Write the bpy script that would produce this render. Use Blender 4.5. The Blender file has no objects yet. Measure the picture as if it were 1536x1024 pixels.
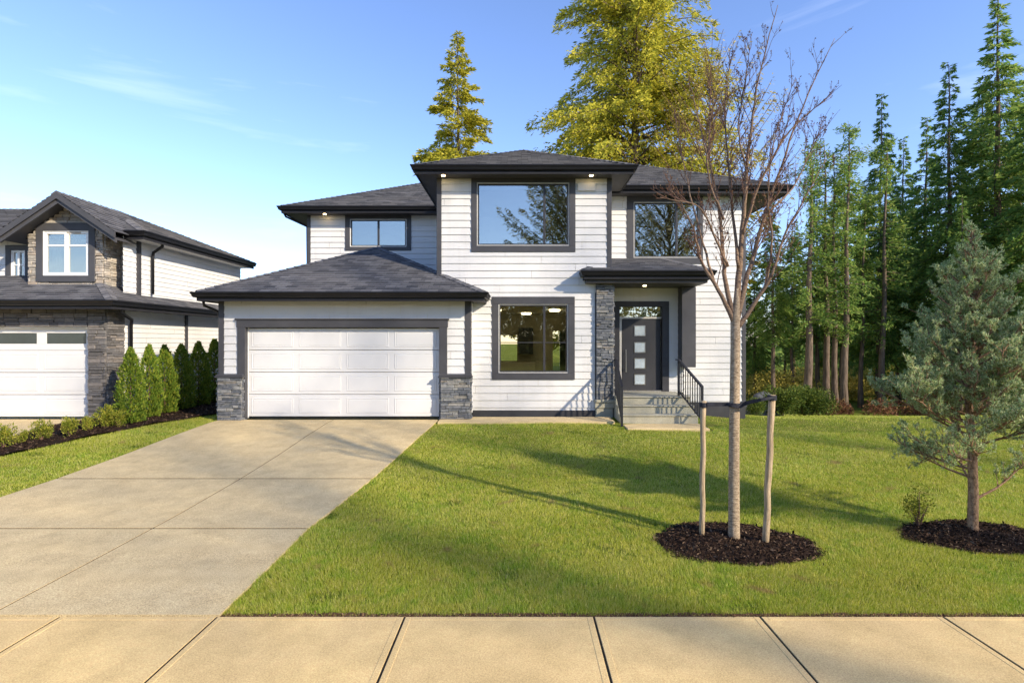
import bpy, math, random
import numpy as np
from mathutils import Vector
rnd = random.Random(7)
F = 820.0; VX = 780.0; VY = 512.0; CAMZ = 1.93
scene = bpy.context.scene
col = scene.collection
ORG = {}

# ------------------------------------------------------------------ helpers
def at(px, py, D):
    return Vector(((px-VX)*D/F, D, CAMZ-(py-VY)*D/F))
def X_(px, D): return (px-VX)*D/F
def Z_(py, D): return CAMZ-(py-VY)*D/F
def sstep(v, a, b):
    t = np.clip((v-a)/(b-a), 0, 1); return t*t*(3-2*t)
def terrain(X, Y):
    X = np.asarray(X, float); Y = np.asarray(Y, float)
    b = np.interp(Y, [4.8, 6.0, 7.5, 9.1, 10.5, 12.0, 13.2, 15], [-.475, -.46, -.43, -.36, -.265, -.13, -.04, 0])
    b = b - .27*sstep(X, 2.8, 7)*sstep(Y, 9, 15.5)
    b = b - 1.05*sstep(X, 4.5, 9)*sstep(Y, 14, 26)
    b = b + .02*np.sin(X*1.3+.6)*np.sin(Y*1.1)*sstep(X, -1, 1)*sstep(Y, 5, 7)
    return b
def ghit(px, py):
    D = 8.0
    for _ in range(60):
        z = float(terrain(X_(px, D), D)); Dn = (CAMZ-z)*F/(py-VY); D = .5*D+.5*Dn
    return Vector((X_(px, D), D, float(terrain(X_(px, D), D))))

def tag(o, label=None, cat=None, group=None, kind=None):
    if label: o['label'] = label
    if cat: o['category'] = cat
    if group: o['group'] = group
    if kind: o['kind'] = kind
    return o
def empty(name, loc):
    o = bpy.data.objects.new(name, None); col.objects.link(o); o.location = loc
    o.empty_display_size = .2; ORG[o.name] = Vector(loc); return o
def link_mesh(me, name, mat, parent=None, smooth=False):
    if mat: me.materials.append(mat)
    if smooth: me.shade_smooth()
    o = bpy.data.objects.new(name, me); col.objects.link(o)
    if parent: o.parent = parent
    return o
class MB:
    def __init__(s): s.v = []; s.f = []; s.uv = []
    def quad(s, a, b, c, d, uv=None):
        i = len(s.v); s.v += [tuple(a), tuple(b), tuple(c), tuple(d)]; s.f.append((i, i+1, i+2, i+3)); s.uv += uv or [(0, 0)]*4
    def poly(s, pts):
        i = len(s.v); s.v += [tuple(p) for p in pts]; s.f.append(tuple(range(i, i+len(pts)))); s.uv += [(0, 0)]*len(pts)
    def box(s, x0, x1, y0, y1, z0, z1, bev=0):
        if x0 > x1: x0, x1 = x1, x0
        if y0 > y1: y0, y1 = y1, y0
        if z0 > z1: z0, z1 = z1, z0
        i = len(s.v)
        if bev <= 0:
            s.v += [(x, y, z) for x in (x0, x1) for y in (y0, y1) for z in (z0, z1)]
            for q in ((0,1,3,2),(4,6,7,5),(0,4,5,1),(2,3,7,6),(0,2,6,4),(1,5,7,3)):
                s.f.append(tuple(i+k for k in q)); s.uv += [(0, 0)]*4
            return
        b = min(bev, (x1-x0)/2.1, (y1-y0)/2.1, (z1-z0)/2.1)
        idx = {}
        for cx in (0, 1):
            for cy in (0, 1):
                for cz in (0, 1):
                    X = (x0, x1)[cx]; Y = (y0, y1)[cy]; Z = (z0, z1)[cz]
                    sx = b*(1-2*cx); sy = b*(1-2*cy); sz = b*(1-2*cz)
                    idx[cx, cy, cz, 0] = len(s.v); s.v.append((X, Y+sy, Z+sz))
                    idx[cx, cy, cz, 1] = len(s.v); s.v.append((X+sx, Y, Z+sz))
                    idx[cx, cy, cz, 2] = len(s.v); s.v.append((X+sx, Y+sy, Z))
        def F_(l): s.f.append(tuple(l)); s.uv.extend([(0, 0)]*len(l))
        for c in (0, 1):
            F_([idx[c,0,0,0], idx[c,1,0,0], idx[c,1,1,0], idx[c,0,1,0]][::(1 if c else -1)])
            F_([idx[0,c,0,1], idx[1,c,0,1], idx[1,c,1,1], idx[0,c,1,1]][::(-1 if c else 1)])
            F_([idx[0,0,c,2], idx[1,0,c,2], idx[1,1,c,2], idx[0,1,c,2]][::(1 if c else -1)])
        for a in (0, 1):
            for b_ in (0, 1):
                F_([idx[a,b_,0,0], idx[a,b_,1,0], idx[a,b_,1,1], idx[a,b_,0,1]])
                F_([idx[a,0,b_,0], idx[a,1,b_,0], idx[a,1,b_,2], idx[a,0,b_,2]])
                F_([idx[0,a,b_,1], idx[1,a,b_,1], idx[1,a,b_,2], idx[0,a,b_,2]])
                for c in (0, 1):
                    pass
        for a in (0, 1):
            for b_ in (0, 1):
                for c in (0, 1): F_([idx[a,b_,c,0], idx[a,b_,c,1], idx[a,b_,c,2]])
    def bar(s, p, q, w, h=None):
        p = Vector(p); q = Vector(q); h = h or w; d = (q-p).normalized()
        u = d.cross(Vector((0, 0, 1)));
        if u.length < 1e-3: u = Vector((1, 0, 0))
        u.normalize(); n = u.cross(d)
        c = [u*(a*w/2)+n*(b*h/2) for a, b in ((-1,-1),(1,-1),(1,1),(-1,1))]
        i = len(s.v); s.v += [tuple(p+k) for k in c]+[tuple(q+k) for k in c]
        for q_ in ((0,1,5,4),(1,2,6,5),(2,3,7,6),(3,0,4,7),(3,2,1,0),(4,5,6,7)):
            s.f.append(tuple(i+k for k in q_)); s.uv += [(0, 0)]*4
    def tube(s, pts, rad, n=6, cap=True):
        pts = [Vector(p) for p in pts]; base = len(s.v); u = None
        for k, p in enumerate(pts):
            d = (pts[min(k+1, len(pts)-1)]-pts[max(k-1, 0)]).normalized()
            if u is None:
                u = d.cross(Vector((0, 1, 0.1)));
                if u.length < 1e-3: u = d.cross(Vector((1, 0, 0)))
            u = (u-d*u.dot(d)).normalized(); w = d.cross(u)
            for j in range(n):
                a = 2*math.pi*j/n; s.v.append(tuple(p+(u*math.cos(a)+w*math.sin(a))*rad[k]))
        for k in range(len(pts)-1):
            for j in range(n):
                a = base+k*n+j; b = base+k*n+(j+1) % n
                s.f.append((a, b, b+n, a+n)); s.uv += [(j/n, k), ((j+1)/n, k), ((j+1)/n, k+1), (j/n, k+1)]
        if cap:
            s.f.append(tuple(base+(len(pts)-1)*n+j for j in range(n))); s.uv += [(0, 0)]*n
            s.f.append(tuple(base+n-1-j for j in range(n))); s.uv += [(0, 0)]*n
    def sweep(s, path, prof, closed=False):
        # horizontal path [(x,y,z)], profile [(outward, z)]; outward = right-hand side of travel
        n = len(path); P = [Vector(p) for p in path]; off = []
        for i in range(n):
            def nrm(a, b): d = (b-a); d.z = 0; d.normalize(); return Vector((d.y, -d.x, 0))
            if 0 < i < n-1:
                n1 = nrm(P[i-1], P[i]); n2 = nrm(P[i], P[i+1]); m = (n1+n2).normalized(); m = m/max(.3, m.dot(n1))
            elif i == 0: m = nrm(P[0], P[1])
            else: m = nrm(P[-2], P[-1])
            off.append(m)
        base = len(s.v); k = len(prof)
        for i in range(n):
            for a, z in prof: s.v.append(tuple(P[i]+off[i]*a+Vector((0, 0, z))))
        for i in range(n-1):
            for j in range(k):
                a = base+i*k+j; b = base+i*k+(j+1) % k
                s.f.append((a, a+k, b+k, b)); s.uv += [(0, 0)]*4
        s.f.append(tuple(base+j for j in range(k))); s.uv += [(0, 0)]*k
        s.f.append(tuple(base+(n-1)*k+k-1-j for j in range(k))); s.uv += [(0, 0)]*k
    def build(s, name, mat, parent=None, smooth=False, org=None):
        if org is None:
            org = Vector((0, 0, 0)); p = parent
            while p is not None:
                if p.name in ORG: org = ORG[p.name]; break
                p = p.parent
        me = bpy.data.meshes.new(name)
        me.from_pydata([(a-org[0], b-org[1], c-org[2]) for a, b, c in s.v], [], s.f)
        uvl = me.uv_layers.new(name='UVMap'); uvl.data.foreach_set('uv', np.array(s.uv, np.float32).ravel())
        me.update(); me.validate()
        return link_mesh(me, name, mat, parent, smooth)
def np_mesh(name, V, k, mat, parent=None):
    """V: (n,k,3) separate k-gons"""
    n = len(V); me = bpy.data.meshes.new(name)
    me.vertices.add(n*k); me.vertices.foreach_set('co', V.astype(np.float32).ravel())
    me.loops.add(n*k); me.loops.foreach_set('vertex_index', np.arange(n*k, dtype=np.int32))
    me.polygons.add(n); me.polygons.foreach_set('loop_start', np.arange(0, n*k, k, dtype=np.int32))
    try: me.polygons.foreach_set('loop_total', np.full(n, k, dtype=np.int32))
    except Exception: pass
    me.update(calc_edges=True)
    return link_mesh(me, name, mat, parent)
def unit(a): return a/np.maximum(np.linalg.norm(a, axis=-1, keepdims=True), 1e-6)
def leaf_quads(P, Dr, L, W, rg, flat=0.0):
    r = rg.normal(size=P.shape); r[:, 2] += flat*np.sign(r[:, 2]+1e-6)*3
    side = unit(np.cross(Dr, r)); L = L[:, None]; W = W[:, None]
    return np.stack([P, P+Dr*L*.5+side*W*.5, P+Dr*L, P+Dr*L*.5-side*W*.5], 1)

# ------------------------------------------------------------------ materials
class NT:
    def __init__(s, name, rough=.7, spec=.3):
        m = bpy.data.materials.new(name); m.use_nodes = True; s.m = m; s.t = m.node_tree; s.b = s.t.nodes['Principled BSDF']
        s.b.inputs['Roughness'].default_value = rough; s.b.inputs['Specular IOR Level'].default_value = spec
        s.tc = s.n('ShaderNodeTexCoord')
    def n(s, t, **k):
        x = s.t.nodes.new(t)
        for a, b in k.items():
            if a in x.inputs: x.inputs[a].default_value = b
            else: setattr(x, a, b)
        return x
    def l(s, a, b): s.t.links.new(a, b)
    def noise(s, scale, detail=4, rough=.55, coord='Object', stretch=None, dist=0):
        x = s.n('ShaderNodeTexNoise'); x.inputs['Scale'].default_value = scale; x.inputs['Detail'].default_value = detail
        x.inputs['Roughness'].default_value = rough; x.inputs['Distortion'].default_value = dist
        c = s.tc.outputs[coord]
        if coord == 'World':
            pass
        if stretch:
            mp = s.n('ShaderNodeMapping'); mp.inputs['Scale'].default_value = stretch; s.l(c, mp.inputs['Vector']); c = mp.outputs[0]
        s.l(c, x.inputs['Vector']); return x.outputs['Fac']
    def ramp(s, fac, stops):
        r = s.n('ShaderNodeValToRGB'); e = r.color_ramp.elements
        while len(e) < len(stops): e.new(.5)
        for i, (p, c) in enumerate(stops): e[i].position = p; e[i].color = (*c, 1)
        s.l(fac, r.inputs[0]); return r.outputs['Color']
    def mix(s, fac, a, b, mode='MIX'):
        m = s.n('ShaderNodeMix'); m.data_type = 'RGBA'; m.blend_type = mode
        if isinstance(fac, (int, float)): m.inputs[0].default_value = fac
        else: s.l(fac, m.inputs[0])
        for v, i in ((a, 6), (b, 7)):
            if isinstance(v, tuple): m.inputs[i].default_value = (*v, 1)
            else: s.l(v, m.inputs[i])
        return m.outputs[2]
    def math(s, op, a, b=0):
        m = s.n('ShaderNodeMath'); m.operation = op
        for v, i in ((a, 0), (b, 1)):
            if isinstance(v, (int, float)): m.inputs[i].default_value = v
            else: s.l(v, m.inputs[i])
        return m.outputs[0]
    def color(s, c):
        if isinstance(c, tuple): s.b.inputs['Base Color'].default_value = (*c, 1)
        else: s.l(c, s.b.inputs['Base Color'])
    def bump(s, h, st=.3, dist=.01):
        b = s.n('ShaderNodeBump'); b.inputs['Strength'].default_value = st; b.inputs['Distance'].default_value = dist
        s.l(h, b.inputs['Height']); s.l(b.outputs[0], s.b.inputs['Normal'])
    def island(s): return s.n('ShaderNodeNewGeometry').outputs['Random Per Island']
def simple(name, c, rough=.6, var=.08, scale=6, bump=.0, spec=.3, bscale=80):
    t = NT(name, rough, spec); f = t.noise(scale)
    t.color(t.ramp(f, [(.3, tuple(x*(1-var) for x in c)), (.7, tuple(min(1, x*(1+var)) for x in c))]))
    if bump: t.bump(t.noise(bscale, 3), bump, .004)
    return t.m
def leaf_mat(name, stops, trans=.35, nscale=None, dark=None):
    t = NT(name, .6, .15); isl = t.island(); c = t.ramp(isl, stops)
    if nscale:
        f = t.noise(nscale, 3); c = t.mix(t.ramp(f, [(.38, (0, 0, 0)), (.62, (1, 1, 1))]), c, t.mix(.7, c, dark), 'MIX')
    t.color(c)
    tr = t.n('ShaderNodeBsdfTranslucent'); t.l(c, tr.inputs['Color'])
    ms = t.n('ShaderNodeMixShader'); ms.inputs[0].default_value = trans
    t.l(t.b.outputs[0], ms.inputs[1]); t.l(tr.outputs[0], ms.inputs[2]); t.l(ms.outputs[0], t.t.nodes['Material Output'].inputs['Surface'])
    return t.m

M = {}
# siding paint: faint grain and dirt
t = NT('siding_paint', .55, .3); f1 = t.noise(1.3, 5); f2 = t.noise(60, 3, stretch=(.05, .05, 1))
c = t.ramp(f1, [(.3, (.60, .595, .58)), (.7, (.66, .655, .64))]); st = t.noise(2.2, 5, .7, stretch=(2.2, 2.2, .12))
t.color(t.mix(t.ramp(st, [(.52, (0, 0, 0)), (.85, (.35, .35, .35))]), c, (.42, .40, .37))); t.bump(f2, .12, .003); M['siding'] = t.m
M['white'] = simple('white_paint', (.66, .66, .655), .38, .03, 2, .05)
M['vinyl'] = simple('white_vinyl', (.8, .8, .78), .35, .02)
M['trim'] = simple('grey_trim_paint', (.062, .062, .068), .5, .12, 3, .08)
M['trim_dark'] = simple('dark_trim_paint', (.045, .045, .05), .5, .15, 3, .08)
M['gutter'] = simple('black_gutter_metal', (.008, .008, .010), .4, .2, 3, 0, .3)
M['fascia'] = simple('charcoal_fascia', (.02, .02, .024), .55, .15, 6, 0, .2)
M['soffit'] = simple('soffit_paint', (.06, .056, .055), .6, .1)
M['soffit_light'] = simple('soffit_white', (.62, .61, .59), .6, .05)
M['door'] = simple('door_paint', (.04, .041, .046), .45, .1, 3, .1)
M['frame'] = simple('black_window_frame', (.045, .045, .048), .4, .1)
M['frame_lt'] = simple('aluminium_edge', (.55, .54, .5), .35, .05)
M['rail'] = simple('black_railing_metal', (.02, .021, .026), .38, .2, 5, 0, .5)
M['steel'] = simple('brushed_steel', (.55, .53, .5), .3, .05); M['steel'].node_tree.nodes['Principled BSDF'].inputs['Metallic'].default_value = .9
M['strap'] = simple('black_rubber_strap', (.018, .02, .03), .7, .3, 20, .3)
M['inside'] = simple('interior_paint', (.60, .56, .40), .8, .05)
M['insidefloor'] = simple('interior_floor', (.42, .31, .17), .4, .2)
M['curtain'] = simple('window_shade', (.55, .62, .66), .8, .05)
M['rock'] = simple('grey_boulder', (.09, .095, .105), .9, .45, 4, .8, .2, 14)
# shingles
t = NT('asphalt_shingle', .9, .15); uv = t.tc.outputs['UV']
br = t.n('ShaderNodeTexBrick'); t.l(uv, br.inputs['Vector']); br.offset = .37; br.squash = 1
for k, v in (('Scale', 1), ('Mortar Size', .004), ('Brick Width', .27), ('Row Height', .143), ('Bias', 0.0)): br.inputs[k].default_value = v
br.inputs['Color1'].default_value = (.055, .058, .068, 1); br.inputs['Color2'].default_value = (.16, .16, .17, 1); br.inputs['Mortar'].default_value = (.03, .03, .03, 1)
n1 = t.noise(.9, 4, stretch=(1, 1, 1)); n2 = t.noise(220, 2); 
c = t.mix(t.ramp(n1, [(.4, (0, 0, 0)), (.66, (.55, .55, .55))]), br.outputs['Color'], (.125, .12, .122)); c = t.mix(.5, c, t.ramp(n2, [(.25, (.3, .3, .3)), (.75, (.75, .75, .75))]), 'OVERLAY')
t.color(c); t.bump(t.mix(.4, br.outputs['Fac'], n2), .35, .01); M['shingle'] = t.m
# ledge stone
t = NT('ledge_stone', .85, .2); c = t.ramp(t.island(), [(0, (.08, .084, .095)), (.3, (.18, .182, .195)), (.55, (.12, .124, .14)), (.8, (.27, .26, .25)), (1, (.21, .18, .15))])
n = t.noise(14, 6, .65); c = t.mix(.75, c, t.ramp(n, [(.3, (.2, .25, .25)), (.72, (.8, .8, .8))]), 'OVERLAY'); t.color(c); t.bump(t.noise(28, 6, .7), .7, .012); M['stone'] = t.m
t = NT('tan_ledge_stone', .85, .2); c = t.ramp(t.island(), [(0, (.22, .20, .18)), (.4, (.36, .33, .28)), (.7, (.45, .40, .34)), (1, (.28, .23, .18))])
c = t.mix(.5, c, t.ramp(n := t.noise(14, 6, .65), [(.3, (.3, .3, .3)), (.72, (.75, .75, .75))]), 'OVERLAY'); t.color(c); t.bump(t.noise(28, 6, .7), .6, .012); M['stone2'] = t.m
t = NT('brown_ledge_stone', .85, .2); c = t.ramp(t.island(), [(0, (.08, .076, .074)), (.4, (.155, .145, .138)), (.7, (.125, .122, .124)), (1, (.24, .21, .185))])
c = t.mix(.5, c, t.ramp(t.noise(14, 6, .65), [(.3, (.3, .3, .3)), (.72, (.75, .75, .75))]), 'OVERLAY'); t.color(c); t.bump(t.noise(28, 6, .7), .6, .012); M['stone3'] = t.m
# concretes
def concrete(name, base, speck, stain, spk=1.0):
    t = NT(name, .85, .2); big = t.noise(.55, 5, .6, dist=.4); mid = t.noise(3.5, 6, .65); fine = t.noise(85, 3, .75); vor = t.n('ShaderNodeTexVoronoi'); vor.inputs['Scale'].default_value = 60; t.l(t.tc.outputs['Object'], vor.inputs['Vector'])
    c = t.mix(t.ramp(big, [(.36, (0, 0, 0)), (.68, (1, 1, 1))]), base, stain)
    c = t.mix(t.ramp(mid, [(.38, (0, 0, 0)), (.72, (.8, .8, .8))]), c, tuple(x*.68 for x in base))
    c = t.mix(.85*spk, c, t.ramp(fine, [(.3, (.22, .22, .22)), (.5, (.52, .52, .52)), (.72, (.82, .82, .82))]), 'OVERLAY')
    c = t.mix(t.math('MULTIPLY', t.ramp(vor.outputs['Distance'], [(.0, (1, 1, 1)), (.3, (0, 0, 0))]), .55*spk), c, speck)
    oil = t.noise(1.15, 2, .4); c = t.mix(t.ramp(oil, [(.70, (0, 0, 0)), (.76, (.5, .5, .5))]), c, tuple(x*.45 for x in base))
    t.color(c); t.bump(t.math('ADD', fine, t.math('MULTIPLY', mid, .8)), .35*spk, .006); return t.m
M['drive'] = concrete('exposed_aggregate', (.64, .49, .26), (.17, .13, .08), (.54, .43, .245))
M['walk'] = concrete('brushed_concrete', (.72, .52, .235), (.38, .26, .13), (.57, .41, .20), .7)
M['step'] = concrete('step_concrete', (.56, .52, .38), (.16, .16, .13), (.24, .24, .2), .6)
M['asphalt'] = concrete('asphalt', (.05, .05, .05), (.03, .03, .03), (.06, .06, .058), .8)
M['joint'] = simple('joint_dirt', (.018, .014, .010), .95, .3, 20)
M['soil'] = simple('brown_soil', (.09, .05, .028), .95, .35, 18, .6, .1, 60)
t = NT('mulch_base', .95, .1); t.color(t.ramp(t.noise(60, 5, .7), [(.3, (.012, .007, .005)), (.7, (.05, .03, .02))])); t.bump(t.noise(50, 4, .7), .9, .03); M['mulch'] = t.m
t = NT('mulch_chip', .9, .15); t.color(t.ramp(t.island(), [(0, (.012, .008, .006)), (.5, (.035, .02, .013)), (.85, (.075, .045, .028)), (1, (.2, .14, .09))])); M['chip'] = t.m
t = NT('soil_crumb', .95, .1); t.color(t.ramp(t.island(), [(0, (.05, .025, .014)), (.6, (.16, .085, .045)), (1, (.32, .22, .12))])); M['soilchip'] = t.m
# lawn ground
t = NT('lawn_ground', .95, .05); a = t.noise(2.2, 6, .65); b = t.noise(45, 4, .7)
c = t.ramp(a, [(.3, (.09, .14, .015)), (.5, (.15, .19, .025)), (.72, (.22, .19, .06))]); c = t.mix(.55, c, t.ramp(b, [(.3, (.15, .15, .15)), (.7, (.75, .75, .75))]), 'OVERLAY'); t.color(c); t.bump(b, .9, .04); M['ground'] = t.m
# grass blades (position-driven lawn patches: greener, yellower and dry spots)
t = NT('grass_blade', .5, .25); a = t.noise(.9, 4, .6); a2 = t.noise(5.5, 4, .65); sp = t.noise(2.3, 3, .5, dist=.3)
g = t.ramp(t.island(), [(0, (.13, .25, .02)), (.5, (.28, .42, .034)), (.85, (.48, .55, .07)), (1, (.74, .66, .30))])
y = t.ramp(t.island(), [(0, (.27, .32, .024)), (.5, (.48, .49, .05)), (1, (.72, .63, .25))])
c = t.mix(t.ramp(a2, [(.4, (0, 0, 0)), (.62, (1, 1, 1))]), g, y); c = t.mix(t.ramp(a, [(.38, (0, 0, 0)), (.62, (.75, .75, .75))]), c, y)
c = t.mix(t.ramp(sp, [(.645, (0, 0, 0)), (.74, (.75, .75, .75))]), c, (.38, .26, .12)); t.color(c)
tr = t.n('ShaderNodeBsdfTranslucent'); t.l(c, tr.inputs['Color']); ms = t.n('ShaderNodeMixShader'); ms.inputs[0].default_value = .35
t.l(t.b.outputs[0], ms.inputs[1]); t.l(tr.outputs[0], ms.inputs[2]); t.l(ms.outputs[0], t.t.nodes['Material Output'].inputs['Surface']); M['grass'] = t.m
# barks
def bark(name, c0, c1, stretch, scale=9, dark=None):
    t = NT(name, .9, .15); f = t.noise(scale, 6, .7, stretch=stretch); g = t.noise(3, 4)
    c = t.ramp(f, [(.34, c0), (.6, c1)]); c = t.mix(t.ramp(g, [(.4, (0, 0, 0)), (.75, (.5, .5, .5))]), c, tuple(x*.6 for x in c1)); t.color(c); t.bump(f, .9, .02); return t.m
M['bark_young'] = bark('young_tree_bark', (.17, .12, .075), (.48, .38, .265), (1.5, 1.5, 3.5), 16)
M['bark_limb'] = bark('limb_bark', (.12, .075, .055), (.34, .24, .165), (1, 1, 4), 20)
M['bark_twig'] = simple('twig_bark', (.15, .085, .06), .8, .35, 15)
M['bark_pine'] = bark('pine_bark', (.09, .05, .03), (.42, .27, .16), (2, 2, 1), 18)
M['bark_fir'] = bark('fir_bark', (.045, .034, .026), (.18, .135, .10), (3, 3, .5), 5)
M['stake'] = bark('weathered_stake', (.22, .155, .09), (.55, .43, .28), (6, 6, .5), 10)
# foliage
M['fir'] = leaf_mat('fir_needles', [(0, (.08, .16, .045)), (.5, (.16, .28, .065)), (.85, (.26, .38, .08)), (1, (.42, .48, .11))], .5)
M['fir_lt'] = leaf_mat('light_fir_needles', [(0, (.09, .18, .045)), (.5, (.19, .31, .065)), (1, (.40, .46, .11))], .5)
M['gold'] = leaf_mat('golden_foliage', [(0, (.17, .20, .025)), (.45, (.42, .40, .045)), (.8, (.62, .56, .06)), (1, (.78, .68, .10))], .48)
M['thicket'] = leaf_mat('thicket_leaves', [(0, (.22, .19, .04)), (.5, (.50, .41, .08)), (1, (.72, .58, .16))], .55)
M['cedar'] = leaf_mat('cedar_foliage', [(0, (.08, .15, .018)), (.5, (.17, .26, .03)), (1, (.34, .37, .05))], .35)
M['shrub'] = leaf_mat('shrub_leaves', [(0, (.10, .15, .016)), (.5, (.24, .27, .03)), (1, (.52, .46, .08))], .35)
M['shrubd'] = leaf_mat('dark_shrub_leaves', [(0, (.03, .06, .014)), (.5, (.08, .125, .02)), (1, (.17, .20, .035))], .3)
M['pine'] = leaf_mat('blue_pine_needles', [(0, (.16, .25, .09)), (.5, (.38, .48, .21)), (1, (.72, .74, .42))], .35)
M['bud'] = leaf_mat('bronze_buds', [(0, (.09, .035, .022)), (.6, (.19, .085, .045)), (1, (.3, .2, .08))], .3)
M['street_leaf'] = leaf_mat('street_tree_leaves', [(0, (.12, .13, .04)), (.6, (.28, .27, .09)), (1, (.5, .43, .15))], .45)
def glass_mat(name, refl, tint):
    t = NT(name); nt = t.t; nt.nodes.remove(t.b)
    tr = t.n('ShaderNodeBsdfTransparent'); tr.inputs[0].default_value = (*tint, 1)
    gl = t.n('ShaderNodeBsdfGlossy'); gl.inputs['Roughness'].default_value = .0; gl.inputs[0].default_value = (.90, .90, .88, 1)
    bp = t.n('ShaderNodeBump'); bp.inputs['Strength'].default_value = .12; bp.inputs['Distance'].default_value = .01; t.l(t.noise(1.7, 2), bp.inputs['Height']); t.l(bp.outputs[0], gl.inputs['Normal'])
    fr = t.n('ShaderNodeFresnel'); fr.inputs[0].default_value = 1.5
    fac = t.math('ADD', fr.outputs[0], refl); ms = t.n('ShaderNodeMixShader'); t.l(fac, ms.inputs[0])
    t.l(tr.outputs[0], ms.inputs[1]); t.l(gl.outputs[0], ms.inputs[2]); t.l(ms.outputs[0], nt.nodes['Material Output'].inputs['Surface']); return t.m
M['glass'] = glass_mat('window_glass', .30, (.80, .80, .68)); M['glass_low'] = glass_mat('clear_window_glass', .03, (.92, .90, .78))
M['frost'] = simple('frosted_glass', (.42, .49, .53), .22, .12, 5, 0, .8)
t = NT('lamp_glow'); t.b.inputs['Emission Color'].default_value = (1, .72, .35, 1); t.b.inputs['Emission Strength'].default_value = 14; M['lamp'] = t.m
t = NT('room_fill_glow'); t.b.inputs['Emission Color'].default_value = (1, .9, .72, 1); t.b.inputs['Emission Strength'].default_value = 4.5; M['room_fill'] = t.m  # emission of the added discs that lift the ground floor interior

# ------------------------------------------------------------------ building helpers
def lap_wall(mb, P0, u, n, length, z0, z1, openings=(), course=.188, phase=0.0, proud=.022):
    P0 = Vector(P0); u = Vector(u); n = Vector(n)
    k0 = math.floor((z0-phase)/course); zz = phase+k0*course
    while zz < z1-1e-4:
        ra, rb = zz, zz+course; zz = rb
        a, b = max(ra, z0), min(rb, z1)
        cuts = sorted({a, b, *[z for o in openings for z in o[2:4] if a < z < b]})
        for lo, hi in zip(cuts[:-1], cuts[1:]):
            if hi-lo < 1e-4: continue
            m = (lo+hi)/2; ivs = [(0, length)]
            for o in openings:
                if o[2] < m < o[3]:
                    nv = []
                    for s, e in ivs:
                        if o[1] <= s or o[0] >= e: nv.append((s, e)); continue
                        if o[0] > s: nv.append((s, o[0]))
                        if o[1] < e: nv.append((o[1], e))
                    ivs = nv
            pl = proud*(1-(lo-ra)/course); ph = proud*(1-(hi-ra)/course)
            br_ = random.Random(int(ra*1000)+int(length*10)); cutx = [c_ for c_ in [br_.uniform(0, 3.6)+3.6*i_ for i_ in range(6)] if c_ < length]
            iv2 = []
            for s, e in ivs:
                for c_ in cutx:
                    if s+.05 < c_ < e-.05: iv2.append((s, c_-.003)); s = c_+.003
                iv2.append((s, e))
            for s, e in iv2:
                A = P0+u*s; B = P0+u*e
                z = lambda q, h, o: Vector((q.x, q.y, h))+n*o
                mb.quad(z(A, lo, pl+.004), z(B, lo, pl+.004), z(B, hi, ph+.004), z(A, hi, ph+.004))
                if abs(lo-ra) < 1e-5: mb.quad(z(A, lo, -.01), z(B, lo, -.01), z(B, lo, pl+.004), z(A, lo, pl+.004))
def hip_roof(mb, X0, X1, Y0, Y1, z, pitch, exp=.143, caps=True, pitch_end=None):
    w, d = X1-X0, Y1-Y0
    if d >= w:
        h = w/2; R0 = Vector((X0+h, Y0+h, z+h*pitch)); R1 = Vector((X0+h, Y1-h, z+h*pitch))
        c = [Vector((X0, Y0, z)), Vector((X1, Y0, z)), Vector((X1, Y1, z)), Vector((X0, Y1, z))]
        sl = [(c[0], c[1], R0, R0), (c[1], c[2], R1, R0), (c[2], c[3], R1, R1), (c[3], c[0], R0, R1)]
        lines = [(c[0], R0), (c[1], R0), (c[2], R1), (c[3], R1), (R0, R1)]
    else:
        h = d/2; R0 = Vector((X0+h, Y0+h, z+h*pitch)); R1 = Vector((X1-h, Y0+h, z+h*pitch))
        c = [Vector((X0, Y0, z)), Vector((X1, Y0, z)), Vector((X1, Y1, z)), Vector((X0, Y1, z))]
        sl = [(c[0], c[1], R1, R0), (c[1], c[2], R1, R1), (c[2], c[3], R0, R1), (c[3], c[0], R0, R0)]
        lines = [(c[0], R0), (c[3], R0), (c[1], R1), (c[2], R1), (R0, R1)]
    for a in sl: roof_slope(mb, *a, exp=exp)
    if caps:
        for p, q in lines: ridge_caps(mb, p, q, pitch)
def roof_slope(mb, A, B, C, D, exp=.143, lift=.022):
    A, B, C, D = map(Vector, (A, B, C, D)); e = (B-A).normalized(); n = e.cross(((C+D)/2-(A+B)/2)).normalized()
    if n.z < 0: n = -n
    sdir = n.cross(e);
    if sdir.z < 0: sdir = -sdir
    H = (D-A).dot(sdir); N = max(1, int(H/exp+.5)); u0 = A.dot(e)*0
    for k in range(N):
        t0, t1 = k/N, (k+1)/N; lf = lift*(.75+.5*rnd.random())
        a = A.lerp(D, t0); b = B.lerp(C, t0); c = B.lerp(C, t1); d = A.lerp(D, t1)
        vv = lambda p, v: ((p-A).dot(e)+.0, v)
        v0, v1 = k*.143+.006, (k+1)*.143-.002
        mb.quad(a+n*lf, b+n*lf, c, d, [vv(a, v0), vv(b, v0), vv(c, v1), vv(d, v1)])
        mb.quad(a-n*.003, b-n*.003, b+n*lf, a+n*lf, [vv(a, v0), vv(b, v0), vv(b, v0), vv(a, v0)])
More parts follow.
